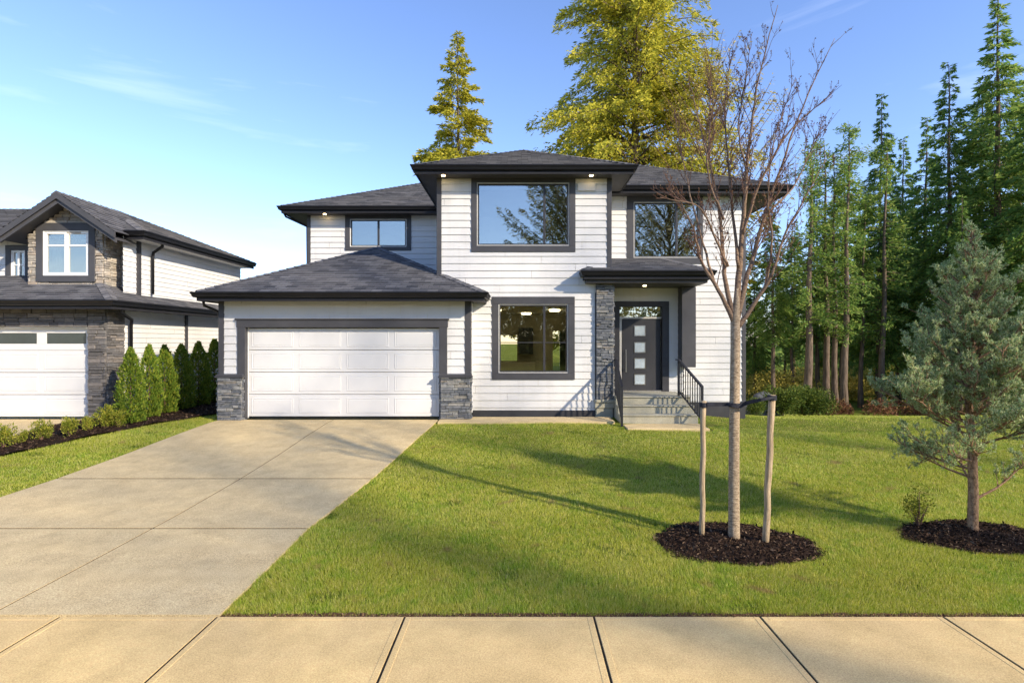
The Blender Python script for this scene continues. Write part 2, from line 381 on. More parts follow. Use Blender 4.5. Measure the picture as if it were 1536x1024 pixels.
def ridge_caps(mb, p, q, pitch, w=.13):
    L = (q-p).length
    if L < .3: return
    d = (q-p).normalized(); s = d.cross(Vector((0, 0, 1))).normalized(); N = max(1, int(L/.2))
    dr = Vector((0, 0, -w*pitch*(.72 if abs(d.z) > .05 else 1.0)))
    for k in range(N):
        a = p+d*(L*k/N); b = p+d*(L*(k+1)/N+.02); up = Vector((0, 0, .038)); u2 = Vector((0, 0, .020))
        uvv = [(k*.27, 1), (k*.27+.1, 1), (k*.27+.1, 1.1), (k*.27, 1.1)]
        mb.quad(a+up, b+u2, b+s*w+dr+u2, a+s*w+dr+up, uvv); mb.quad(b+u2, a+up, a-s*w+dr+up, b-s*w+dr+u2, uvv)
        mb.quad(a+up, a+s*w+dr+up, a+s*w+dr, a, uvv); mb.quad(a-s*w+dr+up, a+up, a, a-s*w+dr, uvv)
GUT = [(0, 0), (.105, 0), (.11, -.02), (.10, -.045), (.085, -.06), (.07, -.115), (.05, -.13), (0, -.13)]
FAS = [(-.03, -.01), (.0, -.01), (.0, -.215), (-.03, -.215)]
def rect_path(X0, X1, Y0, yl, yr, z):
    # front eave with returns; travel so that the outward side is right: from left-back, front, right-back
    return [(X0, yl, z), (X0, Y0, z), (X1, Y0, z), (X1, yr, z)][::1]
def eaves(root, X0, X1, Y0, Y1, yl, yr, z, soff, smat='soffit', name_s='soffit', fasmat='fascia'):
    p = rect_path(X0, X1, Y0, yl, yr, z)
    # right-hand outward check: travelling -Y along X0 the right side is -X
    g = MB(); g.sweep(p, GUT); g.build('gutter', M['gutter'], root)
    g = MB(); g.sweep(p, FAS); g.build('fascia', M[fasmat], root)
    g = MB(); g.box(X0+.005, X1-.005, Y0+.005, Y1, soff, soff+.012); g.build(name_s, M[smat], root)
def stone_box(mb, x0, x1, y0, y1, z0, z1, sides=('f',), hmin=.035, hmax=.085, lmin=.12, lmax=.42, r=rnd):
    def face(L, put):
        z = z0
        while z < z1-.01:
            h = min(r.uniform(hmin, hmax), z1-z)
            if z1-(z+h) < .03: h = z1-z
            a = -r.uniform(0, .1); 
            while a < L:
                l = r.uniform(lmin, lmax); s, e = max(a, 0), min(a+l, L)
                if e-s > .015:
                    if h > .065 and r.random() < .35:
                        hh = h*r.uniform(.4, .6); put(s, e, z, z+hh, r.uniform(.0, .035)); put(s, e, z+hh, z+h, r.uniform(.0, .035))
                    else: put(s, e, z, z+h, r.uniform(.0, .04))
                a += l
            z += h
    g = .003
    if 'f' in sides: face(x1-x0, lambda s, e, a, b, p: mb.box(x0+s+g, x0+e-g, y0-p-.02, y0+.02, a+g, b-g, .007))
    if 'r' in sides: face(y1-y0, lambda s, e, a, b, p: mb.box(x1-.02, x1+p+.02, y0+s+g, y0+e-g, a+g, b-g, .007))
    if 'l' in sides: face(y1-y0, lambda s, e, a, b, p: mb.box(x0-p-.02, x0+.02, y0+s+g, y0+e-g, a+g, b-g, .007))
    mb.box(x0, x1, y0, y1, z0, z1)
def window(root, x0, x1, z0, z1, Y, tw, mull_v=(), mull_h=(), trim='trim', frame='frame', edge='frame_lt', fw=.035, gl='glass', label=None):
    """outer trim rect; tw = (left,right,top,bottom) trim widths; front-facing (-Y)"""
    l, r, tp, b = tw; t = MB(); pr = .035
    t.box(x0, x0+l, Y-pr, Y+.06, z0+b, z1-tp, .004); t.box(x1-r, x1, Y-pr, Y+.06, z0+b, z1-tp, .004)
    t.box(x0, x1, Y-pr-.003, Y+.06, z1-tp, z1, .004); t.box(x0, x1, Y-pr-.006, Y+.06, z0, z0+b, .004)
    w = t.build('window', M[trim], root)
    if label: w['label'] = label
    a0, a1, c0, c1 = x0+l, x1-r, z0+b, z1-tp; e = MB(); k = .022
    for q in ((a0, a0+k, c0, c1), (a1-k, a1, c0, c1), (a0+k, a1-k, c0, c0+k), (a0+k, a1-k, c1-k, c1)): e.box(q[0], q[1], Y-.018, Y+.05, q[2], q[3], .003)
    e.build('outer_frame', M[edge], w)
    a0 += k; a1 -= k; c0 += k; c1 -= k; f = MB()
    for q in ((a0, a0+fw, c0, c1), (a1-fw, a1, c0, c1), (a0+fw, a1-fw, c0, c0+fw), (a0+fw, a1-fw, c1-fw, c1)): f.box(q[0], q[1], Y-.002, Y+.055, q[2], q[3], .004)
    xs = [a0+fw]+[a0+(a1-a0)*m for m in mull_v]+[a1-fw]
    for m in mull_v: f.box(a0+(a1-a0)*m-fw*.85, a0+(a1-a0)*m+fw*.85, Y-.004, Y+.05, c0+fw, c1-fw, .004)
    for m in mull_h:
        zc = c0+(c1-c0)*m
        for p, q in zip(xs[:-1], xs[1:]): f.box(p+(.6*fw if p != xs[0] else 0), q-(.6*fw if q != xs[-1] else 0), Y+.004, Y+.045, zc-fw*.35, zc+fw*.35, .003)
    f.build('frame', M[frame], w)
    p = MB(); p.box(a0+.01, a1-.01, Y+.03, Y+.036, c0+.01, c1-.01); p.build('pane', M[gl], w)
    return w
def room(root, x0, x1, y0, y1, z0, z1, holes=(), mat='inside'):
    m = MB(); th = .05
    m.box(x0-th, x0, y0, y1, z0, z1); m.box(x1, x1+th, y0, y1, z0, z1); m.box(x0-th, x1+th, y0, y1, z1, z1+th)
    xs = x0
    for h in holes:
        m.box(xs, h[0], y1, y1+th, z0, z1); m.box(h[0], h[1], y1, y1+th, z0, h[2]); m.box(h[0], h[1], y1, y1+th, h[3], z1); xs = h[1]
    m.box(xs, x1, y1, y1+th, z0, z1); m.build('interior_walls', M[mat], root)
    m = MB(); m.box(x0-th, x1+th, y0, y1, z0-th, z0); m.build('interior_floor', M['insidefloor'], root)
def panel_door(root, x0, x1, z0, z1, Y, cols, rows, winrow=False, gapx=.075):
    d = MB(); rh = (z1-z0)/rows; cw = (x1-x0)/cols
    for r in range(rows):
        a, b = z0+r*rh, z0+(r+1)*rh
        if winrow and r == rows-1:
            d.box(x0, x1, Y, Y+.05, a+.004, a+rh*.30, .006); d.box(x0, x1, Y, Y+.05, b-rh*.22, b, .006)
            xs = x0
            for c in range(cols):
                p, q = x0+c*cw+.12, x0+(c+1)*cw-.12; d.box(xs, p, Y, Y+.05, a+rh*.30, b-rh*.22); xs = q
            d.box(xs, x1, Y, Y+.05, a+rh*.30, b-rh*.22); continue
        d.box(x0, x1, Y, Y+.05, a+.007, b-.004, .012)
        for c in range(cols):
            p, q, s, e = x0+c*cw+gapx, x0+(c+1)*cw-gapx, a+.085, b-.085
            def fr(p, q, s, e, y0, y1, i):
                o = [(p, s), (q, s), (q, e), (p, e)]; n_ = [(p+i, s+i), (q-i, s+i), (q-i, e-i), (p+i, e-i)]
                for k in range(4):
                    j = (k+1) % 4; d.quad((*o[k][:1], y0, o[k][1]), (o[j][0], y0, o[j][1]), (n_[j][0], y1, n_[j][1]), (n_[k][0], y1, n_[k][1]))
            fr(p, q, s, e, Y-.0005, Y-.012, .012); fr(p+.012, q-.012, s+.012, e-.012, Y-.012, Y-.002, .016); fr(p+.028, q-.028, s+.028, e-.028, Y-.002, Y-.008, .02)
            d.quad((p+.048, Y-.008, s+.048), (q-.048, Y-.008, s+.048), (q-.048, Y-.008, e-.048), (p+.048, Y-.008, e-.048))
    door = d.build('garage_door', M['white'], root)
    if winrow:
        a, b = z0+(rows-1)*rh+rh*.30, z1-rh*.22
        for c in range(cols):
            g = MB(); g.box(x0+c*cw+.12, x0+(c+1)*cw-.12, Y+.02, Y+.03, a, b); g.build('pane', M['tint'], door)
    return door
M['tint'] = simple('tinted_glass', (.035, .045, .045), .15, .2, 2, 0, .8)
def lamp(root, x, y, z):
    m = MB(); m.tube([(x, y, z+.004), (x, y, z-.012)], [.05, .045], 14); o = m.build('soffit_lamp', M['lamp'], root)
    return o

# ================================================================== SETTING
def grid_mesh(name, xs, ys, zf, mat, kind='structure', mask=None, z_off=0):
    X, Y = np.meshgrid(xs, ys); Z = zf(X, Y)+z_off; nx, ny = len(xs), len(ys)
    V = np.stack([X, Y, Z], -1).reshape(-1, 3); Fc = []
    for j in range(ny-1):
        for i in range(nx-1):
            if mask is None or mask((xs[i]+xs[i+1])/2, (ys[j]+ys[j+1])/2): Fc.append((j*nx+i, j*nx+i+1, (j+1)*nx+i+1, (j+1)*nx+i))
    me = bpy.data.meshes.new(name); me.from_pydata(V.tolist(), [], Fc); me.update()
    o = link_mesh(me, name, mat, None, True)
    if kind: o['kind'] = kind
    return o
SW = -.47
xs = np.concatenate([np.linspace(-260, -20, 13)[:-1], np.linspace(-20, 22, 90), np.linspace(22, 260, 12)[1:]])
ys = np.concatenate([[-250, -120, -60, -30, -14, -6, 0, 4.74], [4.79], np.linspace(4.83, 30, 80), [34, 40, 50, 65, 90, 140, 260, 420]])
def zt(X, Y):
    z = terrain(X, Y)-.022; return np.where(Y < 4.8, -.80, z)
grid_mesh('ground', xs, ys, zt, M['ground'])
# road, far verge
m = MB(); m.box(-120, 120, -7.6, 2.85, -.9, -.62); m.build('road', M['asphalt'])['kind'] = 'structure'
m = MB(); m.box(-120, 120, -7.8, -7.6, -.9, -.49, .02); m.box(-120, 120, 2.85, 3.0, -.9, -.48, .02); m.build('kerb', M['walk'])['kind'] = 'structure'
m = MB(); m.box(-120, 120, -60, -7.8, -.9, -.52); m.build('far_verge', M['ground'])['kind'] = 'structure'
# sidewalk: slabs with tooled joints
m = MB(); jx = [X_(p, 4.8) for p in (-460, -185, 93, 328, 608, 890, 1138, 1411, 1688, 1960)]
jx = [jx[0]-6*1.6+1.6*i for i in range(6)]+jx+[jx[-1]+1.6*(i+1) for i in range(6)]
for a, b in zip(jx[:-1], jx[1:]):
    m.box(a+.009, b-.009, 3.01, 4.775, SW-.12, SW-.0025)
    for q_ in ((a+.009, a+.062, 3.01, 4.775), (b-.062, b-.009, 3.01, 4.775), (a+.0625, b-.0625, 4.72, 4.775), (a+.0625, b-.0625, 3.01, 3.07)): m.box(*q_, SW-.01, SW, .004)
m.build('sidewalk', M['walk'])['kind'] = 'structure'
m = MB(); m.box(-30, 30, 3.01, 4.78, -.85, SW-.007); m.build('sidewalk_bed', M['joint'])['kind'] = 'structure'
# driveway
def dr_right(Y): return float(np.interp(Y, [4.79, 7, 9.1, 11, 13.1, 13.7], [-2.63, -2.68, -2.46, -2.28, -2.05, -2.03]))
def dr_left(Y): return float(np.interp(Y, [4.79, 13.7], [-7.95, -7.5]))
def patch(mb, xa, xb, ya, yb, dz, nx=10, ny=10, gap=.011):
    g = gap; P = []
    for j in range(ny+1):
        Y = ya+g*1.7+(yb-ya-3.4*g)*j/ny
        for i in range(nx+1):
            a, b = xa(Y)+g, xb(Y)-g; X = a+(b-a)*i/nx; P.append((X, Y, float(terrain(min(X, 0), Y))+dz))
    b0 = len(mb.v); mb.v += P; n = nx+1
    for j in range(ny):
        for i in range(nx): mb.f.append((b0+j*n+i, b0+j*n+i+1, b0+(j+1)*n+i+1, b0+(j+1)*n+i)); mb.uv += [(0, 0)]*4
    rim = [j for j in range(n)]+[j*n+nx for j in range(1, ny+1)]+[ny*n+i for i in range(nx-1, -1, -1)]+[j*n for j in range(ny-1, 0, -1)]
    for k in range(len(rim)):
        a, b = P[rim[k]], P[rim[(k+1) % len(rim)]]; mb.quad(a, b, (b[0], b[1], b[2]-.08), (a[0], a[1], a[2]-.08))
CJ = lambda Y: -4.66
m = MB(); rows = [4.79, 6.93, 9.12, 13.70]
for a, b in zip(rows[:-1], rows[1:]): patch(m, dr_left, CJ, a, b, .006); patch(m, CJ, dr_right, a, b, .006)
m.build('driveway', M['drive'])['kind'] = 'structure'
m = MB(); patch(m, lambda Y: dr_left(Y)+.02, lambda Y: dr_right(Y)-.02, 4.80, 13.68, .000, 6, 20); m.build('driveway_bed', M['joint'])['kind'] = 'structure'
# concrete strip along the front wall, path slab
m = MB(); patch(m, lambda Y: -2.0, lambda Y: 2.3, 13.18, 13.98, .03, 10, 3); m.build('front_strip', M['drive'])['kind'] = 'structure'
# neighbour driveway
m = MB(); patch(m, lambda Y: -19.0, lambda Y: -11.0, 4.79, 13.75, .008, 8, 14); m.build('neighbour_driveway', M['drive'])['kind'] = 'structure'
# soil edge along sidewalk
m = MB()
def soil_strip(mb, x0, x1):
    N = 260
    for i in range(N):
        a = x0+(x1-x0)*i/N; b = x0+(x1-x0)*(i+1)/N; w = .035+.03*rnd.random()
        mb.quad((a, 4.775, -.490), (b, 4.775, -.490), (b, 4.82+w, -.486), (a, 4.82+w, -.486))
soil_strip(m, -2.66, 12); m.build('soil_edge', M['soil'])['kind'] = 'structure'

rg = np.random.default_rng(2)
P = np.stack([rg.uniform(-2.6, 6.5, 9000), 4.775+np.abs(rg.normal(size=9000))*.035, np.full(9000, -.482)], 1)
de = P.copy()
# ---- mulch beds
def chips(name, P, n_per, rg, parent=None, size=(.012, .045)):
    n = len(P); L = rg.uniform(size[0], size[1], n)*rg.choice([1, 1, 1, 1.6], n); W = L*rg.uniform(.2, .5, n)
    d = rg.normal(size=(n, 3)); d[:, 2] *= .35; d = unit(d); return leaf_quads(P, d, L, W, rg)
def mound(name, cx, cy, rx, ry, h, label, seed, nch):
    rg = np.random.default_rng(seed); m = MB(); N = 48; R = 9; z0 = float(terrain(cx, cy))
    wob = lambda a: 1+.05*math.sin(3*a+seed)+.035*math.sin(7*a+seed*2)
    def pt(a, r): 
        x = cx+rx*r*wob(a)*math.cos(a); y = cy+ry*r*wob(a)*math.sin(a)
        return (x, y, float(terrain(x, y))+h*(1-r**3)*(1+.25*math.sin(x*9)*math.sin(y*11))-.004)
    m.v.append(pt(0, 0)); 
    for k in range(1, R+1):
        for i in range(N): m.v.append(pt(2*math.pi*i/N, k/R))
    for i in range(N): m.f.append((0, 1+i, 1+(i+1) % N)); m.uv += [(0, 0)]*3
    for k in range(R-1):
        for i in range(N): a = 1+k*N+i; b = 1+k*N+(i+1) % N; m.f.append((a, a+N, b+N, b)); m.uv += [(0, 0)]*4
    root = m.build(name, M['mulch'], None, True); tag(root, label, 'mulch bed', kind='stuff')
    a = rg.uniform(0, 2*np.pi, nch); r = np.sqrt(rg.uniform(0, 1.06, nch)); r = np.where(rg.uniform(0, 1, nch) > .97, rg.uniform(1, 1.16, nch), r); P = np.array([pt(x, y) for x, y in zip(a, r)]); P[:, 2] += rg.uniform(0, .012, nch)
    np_mesh('bark_chips', chips('c', P, 1, rg), 4, M['chip'], root)
    return root
deb = np_mesh('soil_crumbs', chips('c', de, 1, np.random.default_rng(3), size=(.006, .022)), 4, M['soilchip']); tag(deb, 'reddish brown soil crumbs along the lawn edge at the sidewalk', 'soil', kind='stuff')
tb = ghit(1101, 812); TREE = Vector((tb.x, tb.y, tb.z))
MB1 = (tb.x, tb.y-.02, .93, .66)
mound('mulch_bed', MB1[0], MB1[1], MB1[2], MB1[3], .07, 'round dark bark mulch bed around the staked bare tree', 3, 9000)
pb = ghit(1459, 800); MB2 = (pb.x+.0, pb.y-.07, .86, .52)
mound('mulch_bed', MB2[0], MB2[1], MB2[2], MB2[3], .06, 'dark bark mulch bed under the blue-green pine at right edge', 5, 7000)
BED = [(-11.0, 4.85), (-10.15, 4.85), (-10.1, 8.2), (-9.95, 10.4), (-9.4, 11.8), (-8.75, 13.1), (-8.2, 14.3), (-7.75, 15.6), (-7.62, 22), (-10.34, 22), (-10.34, 13.9), (-11.0, 13.4)]
def inpoly(px, py, poly):
    px = np.asarray(px); py = np.asarray(py); r = np.zeros(px.shape, bool); n = len(poly)
    for i in range(n):
        x0, y0 = poly[i]; x1, y1 = poly[(i+1) % n]
        c = ((y0 > py) != (y1 > py)) & (px < (x1-x0)*(py-y0)/(y1-y0+1e-12)+x0); r ^= c
    return r
m = MB(); N = 60
def bed_x(Y):
    pts = [(4.85, -10.15), (8.2, -10.1), (10.4, -9.95), (11.8, -9.4), (13.1, -8.75), (14.3, -8.2), (15.6, -7.75), (22, -7.62)]
    return float(np.interp(Y, [p[0] for p in pts], [p[1] for p in pts]))
for k in range(N):
    ya = 4.85+17*k/N; yb = 4.85+17*(k+1)/N
    for (a0, b0, a1, b1) in [tuple((-11.0 if y < 13.72 else -10.34)*(1-f)+bed_x(y)*f for y in (ya, yb) for f in (g/4, (g+1)/4)) for g in range(4)]:
        h = lambda x, y: float(terrain(x, y))+.022+.02*math.sin(x*5+y*3)
        m.quad((a0, ya, h(a0, ya)), (b0, ya, h(b0, ya)), (b1, yb, h(b1, yb)), (a1, yb, h(a1, yb)))
bed = m.build('mulch_bed', M['mulch'], None, True); tag(bed, 'long brown mulch bed beneath the shrubs beside the neighbouring house', 'mulch bed', kind='stuff')
rg = np.random.default_rng(11); P = np.stack([rg.uniform(-11, -7.6, 26000), rg.uniform(7.5, 19, 26000), np.zeros(26000)], 1); P = P[inpoly(P[:, 0], P[:, 1], BED)]
P[:, 2] = terrain(P[:, 0], P[:, 1])+.03+.02*np.sin(P[:, 0]*5+P[:, 1]*3); np_mesh('bark_chips', chips('c', P, 1, rg, size=(.02, .07)), 4, M['chip'], bed)

# ---- grass
rg = np.random.default_rng(5)
def grass(n, x0f, x1f, ya, yb, dens_pow):
    Y = ya*(yb/ya)**rg.uniform(0, 1, n) if dens_pow == 0 else rg.uniform(ya, yb, n)
    X = x0f+(x1f-x0f)*rg.uniform(0, 1, n); return X, Y
Xs, Ys = [], []
drr = lambda Y: np.interp(Y, [4.79, 7, 9.1, 11, 13.1, 13.7], [-2.63, -2.68, -2.46, -2.28, -2.05, -2.03])
def add(X, Y): Xs.append(X); Ys.append(Y)
n = 760000; Y = 4.80*(1-rg.uniform(0, 1, n)*(1-(4.80/13.2)**.5))**-2; X0 = drr(Y)-.012+.028*np.sin(Y*9)*np.sin(Y*23+1); X = rg.uniform(0, 1, n)*(.97*Y+.3-X0)+X0; k = rg.uniform(0, 1, n) < 1.0; add(X, Y)
n = 90000; Y = rg.uniform(13.2, 26, n); X = rg.uniform(2.2, 26, n); k = (X < Y*1.0+1) & ~((X < 6.75) & (Y > 15.9)) & ~((X < 4.9) & (Y > 13)); add(X[k], Y[k])
n = 110000; Y = rg.uniform(6.2, 16.5, n); X = rg.uniform(-10.2, -7.4, n); k = (X < np.interp(Y, [4.79, 13.7, 13.8, 17], [-7.95, -7.5, -7.62, -7.62])) & (X > np.array([bed_x(y) for y in Y])-.03) & (X > -Y*.98-.3); add(X[k], Y[k])
X = np.concatenate(Xs); Y = np.concatenate(Ys)
def blocked(X, Y):
    b = np.zeros(X.shape, bool)
    for cx, cy, rx, ry in (MB1, MB2): b |= ((X-cx)/rx)**2+((Y-cy)/ry)**2 < .97+.08*np.sin(X*23)*np.sin(Y*19)
    b |= (X > 2.3) & (X < 4.5) & (Y > 12.62)
    b |= (X > 2.3) & (X < 6.9) & (Y > 15.75)
    b |= ((X-19)**2/90 + (Y-27)**2/28 < 1)
    return b
edge = rg.uniform(0, 1, len(X)) < np.clip((Y-4.80-.035*(1+np.sin(X*7)*np.sin(X*3.1)))/.05, .12, 1)
bare = np.sin(X*2.3+1.3*np.sin(Y*1.9))*np.sin(Y*3.1+X)
edge &= rg.uniform(0, 1, len(X)) > .75*np.clip((bare-.86)/.1, 0, 1)
k = ~blocked(X, Y) & edge; X = X[k]; Y = Y[k]; n = len(X)
tuft = .5+.5*np.sin(X*4.1+2*np.sin(Y*3.3))*np.sin(Y*5.2+1.7*np.sin(X*2.9)); tuft2 = .5+.5*np.sin(X*11+Y*7)*np.sin(Y*13-X*5)
H = (.009+.016*rg.uniform(0, 1, n)+.018*(rg.uniform(0, 1, n) > .93))*(.6+.5*tuft+.35*tuft2)*np.where(Y < 4.9, .8, 1); Wd = (.0028+.0024*rg.uniform(0, 1, n))*(Y/5.5)**.75
yaw = rg.uniform(0, 2*np.pi, n); ln = rg.normal(size=(n, 2))*.45+np.stack([np.sin(X*3+Y), np.cos(Y*2.4-X)], 1)*.3
Z = terrain(X, Y)-.022; B = np.stack([X, Y, Z], 1); sd = np.stack([np.cos(yaw), np.sin(yaw), np.zeros(n)], 1)*Wd[:, None]*.5
T = B+np.stack([ln[:, 0]*H, ln[:, 1]*H, H+.018], 1); V = np.stack([B-sd, B+sd, T], 1)
g = np_mesh('lawn_grass', V, 3, M['grass']); tag(g, 'short mown green lawn with yellowish and dry patches', 'grass', kind='stuff')

# ================================================================== MAIN HOUSE
P_ = .479
HO = (0, 15, 0); house = empty('house', HO)
tag(house, 'two storey white lap siding house with charcoal trim, hip roofs and double garage', 'house')
GX0, GX1, GY = -7.52, -1.25, 13.70
# opening rectangles
def rect(px0, px1, py0, py1, D): return X_(px0, D), X_(px1, D), Z_(py1, D), Z_(py0, D)
CY = 14.3; LY = 18.4; RY = 16.0; DY = 15.4
wu = rect(707, 863, 263, 378, CY); wl = rect(738, 862, 445, 569, CY); wleft = rect(518, 617, 319, 376, LY); wr = rect(940, 1054, 292, 396, RY)
gd = (X_(369, GY), X_(659, GY), 0.0, Z_(491, GY))
# garage front
s = MB(); lap_wall(s, (GX0, GY, 0), (1, 0, 0), (0, -1, 0), GX1-GX0, 1.0, 2.95, [(gd[0]-GX0-.02, gd[1]-GX0+.02, 0, gd[3]+.02)])
lap_wall(s, (GX0, 22, 0), (0, -1, 0), (-1, 0, 0), 22-GY, .1, 2.95); lap_wall(s, (GX1, GY, 0), (0, 1, 0), (1, 0, 0), CY-GY, .1, 2.95)
# centre wall
lap_wall(s, (GX1, CY, 0), (1, 0, 0), (0, -1, 0), 1.96-GX1, .13, 3.2, [(wl[0]-GX1+.1, wl[1]-GX1-.1, wl[2]+.1, wl[3]-.1)], phase=.02)
lap_wall(s, (-2.15, CY, 0), (1, 0, 0), (0, -1, 0), 4.52, 3.2, 6.2, [(wu[0]+2.15+.1, wu[1]+2.15-.1, wu[2]+.1, wu[3]-.1)], phase=.02)
lap_wall(s, (-2.15, LY, 0), (0, -1, 0), (-1, 0, 0), LY-CY, 2.9, 6.2); lap_wall(s, (2.37, CY, 0), (0, 1, 0), (1, 0, 0), RY-CY, 3.0, 6.2)
# left wing upper
lap_wall(s, (-7.13, LY, 0), (1, 0, 0), (0, -1, 0), 5.0, 2.9, 6.2, [(wleft[0]+7.13+.1, wleft[1]+7.13-.1, wleft[2]+.1, wleft[3]-.1)])
lap_wall(s, (-7.13, 26, 0), (0, -1, 0), (-1, 0, 0), 26-LY, .1, 6.2)
# right wing
lap_wall(s, (2.37, RY, 0), (1, 0, 0), (0, -1, 0), 6.58-2.37, 3.3, 6.2, [(wr[0]-2.37+.1, wr[1]-2.37-.1, wr[2]+.1, wr[3]-.1)])
lap_wall(s, (4.60, RY, 0), (1, 0, 0), (0, -1, 0), 6.58-4.60, .16, 3.3)
lap_wall(s, (6.58, RY, 0), (0, 1, 0), (1, 0, 0), 10, -.1, 6.2)
# door wall
do = rect(921, 1003, 452, 590, DY); do = (do[0], do[1], .50, do[3])
lap_wall(s, (2.37, DY, 0), (1, 0, 0), (0, -1, 0), 2.23, .5, 3.5, [(do[0]-2.37+.1, do[1]-2.37-.1, 0, do[3]-.1)])
lap_wall(s, (4.60, DY, 0), (0, 1, 0), (1, 0, 0), RY-DY, .3, 3.5)
s.build('siding', M['siding'], house)
# flat frieze board above garage door (smooth band)
# back wall
m = MB(); m.box(-7.13, -1.2, 26, 26.1, -.3, 6.2); m.box(1.9, 6.58, 26, 26.1, -1.4, 6.2); m.box(-1.2, 1.9, 26, 26.1, 2.9, 6.2); m.build('back_wall', M['siding'], house)
# trim: corner boards, base board
def one(name, mat, par, *b):
    q = MB(); q.box(*b); return q.build(name, M[mat], par)
def vb(x0, x1, Y, z0, z1, p=.03): one('corner_board', 'trim', house, x0, x1, Y-p, Y+.02, z0, z1, .004)
def sbd(*b): one('corner_board', 'trim', house, *b)
vb(GX0-.025, GX0+.115, GY, 1.0, 2.95); vb(GX1-.13, GX1+.02, GY, 1.0, 2.95); sbd(GX1-.0, GX1+.028, GY+.021, GY+.16, .1, 2.95, .004); sbd(GX0-.028, GX0, GY+.021, GY+.15, .1, 2.95, .004)
vb(-2.175, -2.05, CY, 3.0, 6.2); vb(2.27, 2.395, CY, 3.0, 6.2); sbd(2.37, 2.398, CY+.021, CY+.13, 3, 6.2, .004)
vb(-7.155, -7.04, LY, 2.9, 6.2); vb(6.49, 6.60, RY, .02, 6.2); sbd(6.58, 6.608, RY+.021, RY+.13, 0, 6.2, .004)
one('base_band', 'trim_dark', house, GX1, 1.98, CY-.022, CY+.02, -.1, .135, .004); one('base_band', 'trim_dark', house, 4.60, 6.59, RY-.022, RY+.02, -.8, .16, .004); one('base_band', 'trim_dark', house, 6.58, 6.6, RY+.03, 26, -1.5, -.1)
# stone piers at the garage
for (a, b, sd) in ((X_(327, GY-.08), X_(363, GY-.08), ('f', 'l', 'r')), (X_(661, GY-.08), X_(705, GY-.08), ('f', 'r', 'l'))):
    sm = MB(); zc = Z_(566, GY-.1); stone_box(sm, a, b, GY-.08, GY+.10, -.1, zc, sd); so = sm.build('stone_pier', M['stone'], house)
    c = MB(); c.box(a-.06, b+.06, GY-.16, GY+.12, zc, zc+.035, .008); c.box(a-.04, b+.04, GY-.13, GY+.12, zc+.036, zc+.075, .008); c.build('pier_cap', M['trim'], so)
# garage door trim + door
m = MB(); tx0, tx1 = X_(357, GY), X_(671, GY); zt_ = Z_(491, GY)
m.box(tx0, gd[0], GY-.045, GY+.12, 0.0, zt_, .005); m.box(gd[1], tx1, GY-.045, GY+.12, 0.0, zt_, .005)
m.box(tx0-.02, tx1+.02, GY-.048, GY+.12, zt_, zt_+.18, .005); m.box(tx0-.055, tx1+.055, GY-.075, GY+.1, zt_+.181, zt_+.225, .01); m.build('garage_trim', M['trim'], house)
d = panel_door(house, gd[0]+.015, gd[1]-.015, .03, gd[3]-.01, GY+.10, 4, 4)
one('door_stop', 'vinyl', d, gd[0], gd[0]+.015, GY+.085, GY+.13, 0, gd[3], .002); one('door_stop', 'vinyl', d, gd[1]-.015, gd[1], GY+.085, GY+.13, 0, gd[3], .002)
m = MB(); m.box(gd[0], gd[1], GY+.105, GY+.145, 0, .032); m.build('bottom_seal', M['gutter'], d)
m = MB(); m.box(GX0, GX1, GY+.25, GY+.3, -.1, 2.9); m.build('garage_inner_wall', M['inside'], house)
# windows
window(house, *wu[:2], *wu[2:], CY, (.145, .16, .20, .16), (.735,), (), label='wide upper window over the ground floor window')
window(house, *wl[:2], *wl[2:], CY, (.17, .17, .19, .17), (.66,), (.44,), gl='glass_low', label='square ground floor window with four divided lights')
window(house, *wleft[:2], *wleft[2:], LY, (.16, .16, .22, .13), (.5,), (), edge='vinyl', label='small two-light upper window above the garage roof')
window(house, *wr[:2], *wr[2:], RY, (.20, .10, .22, .18), (.66,), (), label='upper right window above the porch roof')
room(house, -1.2, 1.9, CY+.08, 19.2, .35, 2.85, [(-1.05, -.1, 1.25, 2.15), (1.15, 1.6, .6, 2.3)], 'inside')
# kitchen silhouettes inside ground floor room
one('kitchen_island', 'inside', house, -1.1, .5, 17.4, 18.0, .352, 1.25); one('kitchen_cabinet', 'door', house, -.05, .45, 18.75, 19.15, 1.5, 2.4); one('kitchen_counter', 'inside', house, .55, .95, 18.5, 19.15, .352, 1.25)
room(house, -1.9, 2.2, CY+.08, CY+4, 3.95, 6.1); room(house, -6.6, -4.0, LY+.08, LY+3, 4.3, 6.1); room(house, 3.0, 6.0, RY+.08, RY+4, 3.95, 6.1)
for lx, ly in ((-.7, 15.8), (1.0, 15.8), (.2, 17.6)):  # glowing ceiling discs added to brighten the dim room, no lit fixture known there
    q = MB(); q.tube([(lx, ly, 2.849), (lx, ly, 2.80)], [.16, .15], 20); q.build('ceiling_fill_glow', M['room_fill'], house, True)
# shades in left window
one('roller_shade', 'curtain', house, wleft[0]+.18, wleft[1]-.18, LY+.10, LY+.11, wleft[3]-.36, wleft[3]-.2); one('roller_shade', 'curtain', house, wu[0]+.2, wu[1]-.2, CY+.12, CY+.13, wu[3]-.36, wu[3]-.2)
# roofs
r = MB()
hip_roof(r, -7.91+.09, -.77-.09, 13.1+.09, 22.6, 3.13, P_)
hip_roof(r, -7.92+.09, 4.0, 17.8+.09, 26.9, 6.36, P_)
hip_roof(r, 0.2, 7.75-.09, 15.42+.09, 27.1, 6.36, P_)
hip_roof(r, -2.75+.09, 2.97-.09, 13.7+.09, 24.5, 6.38, P_)
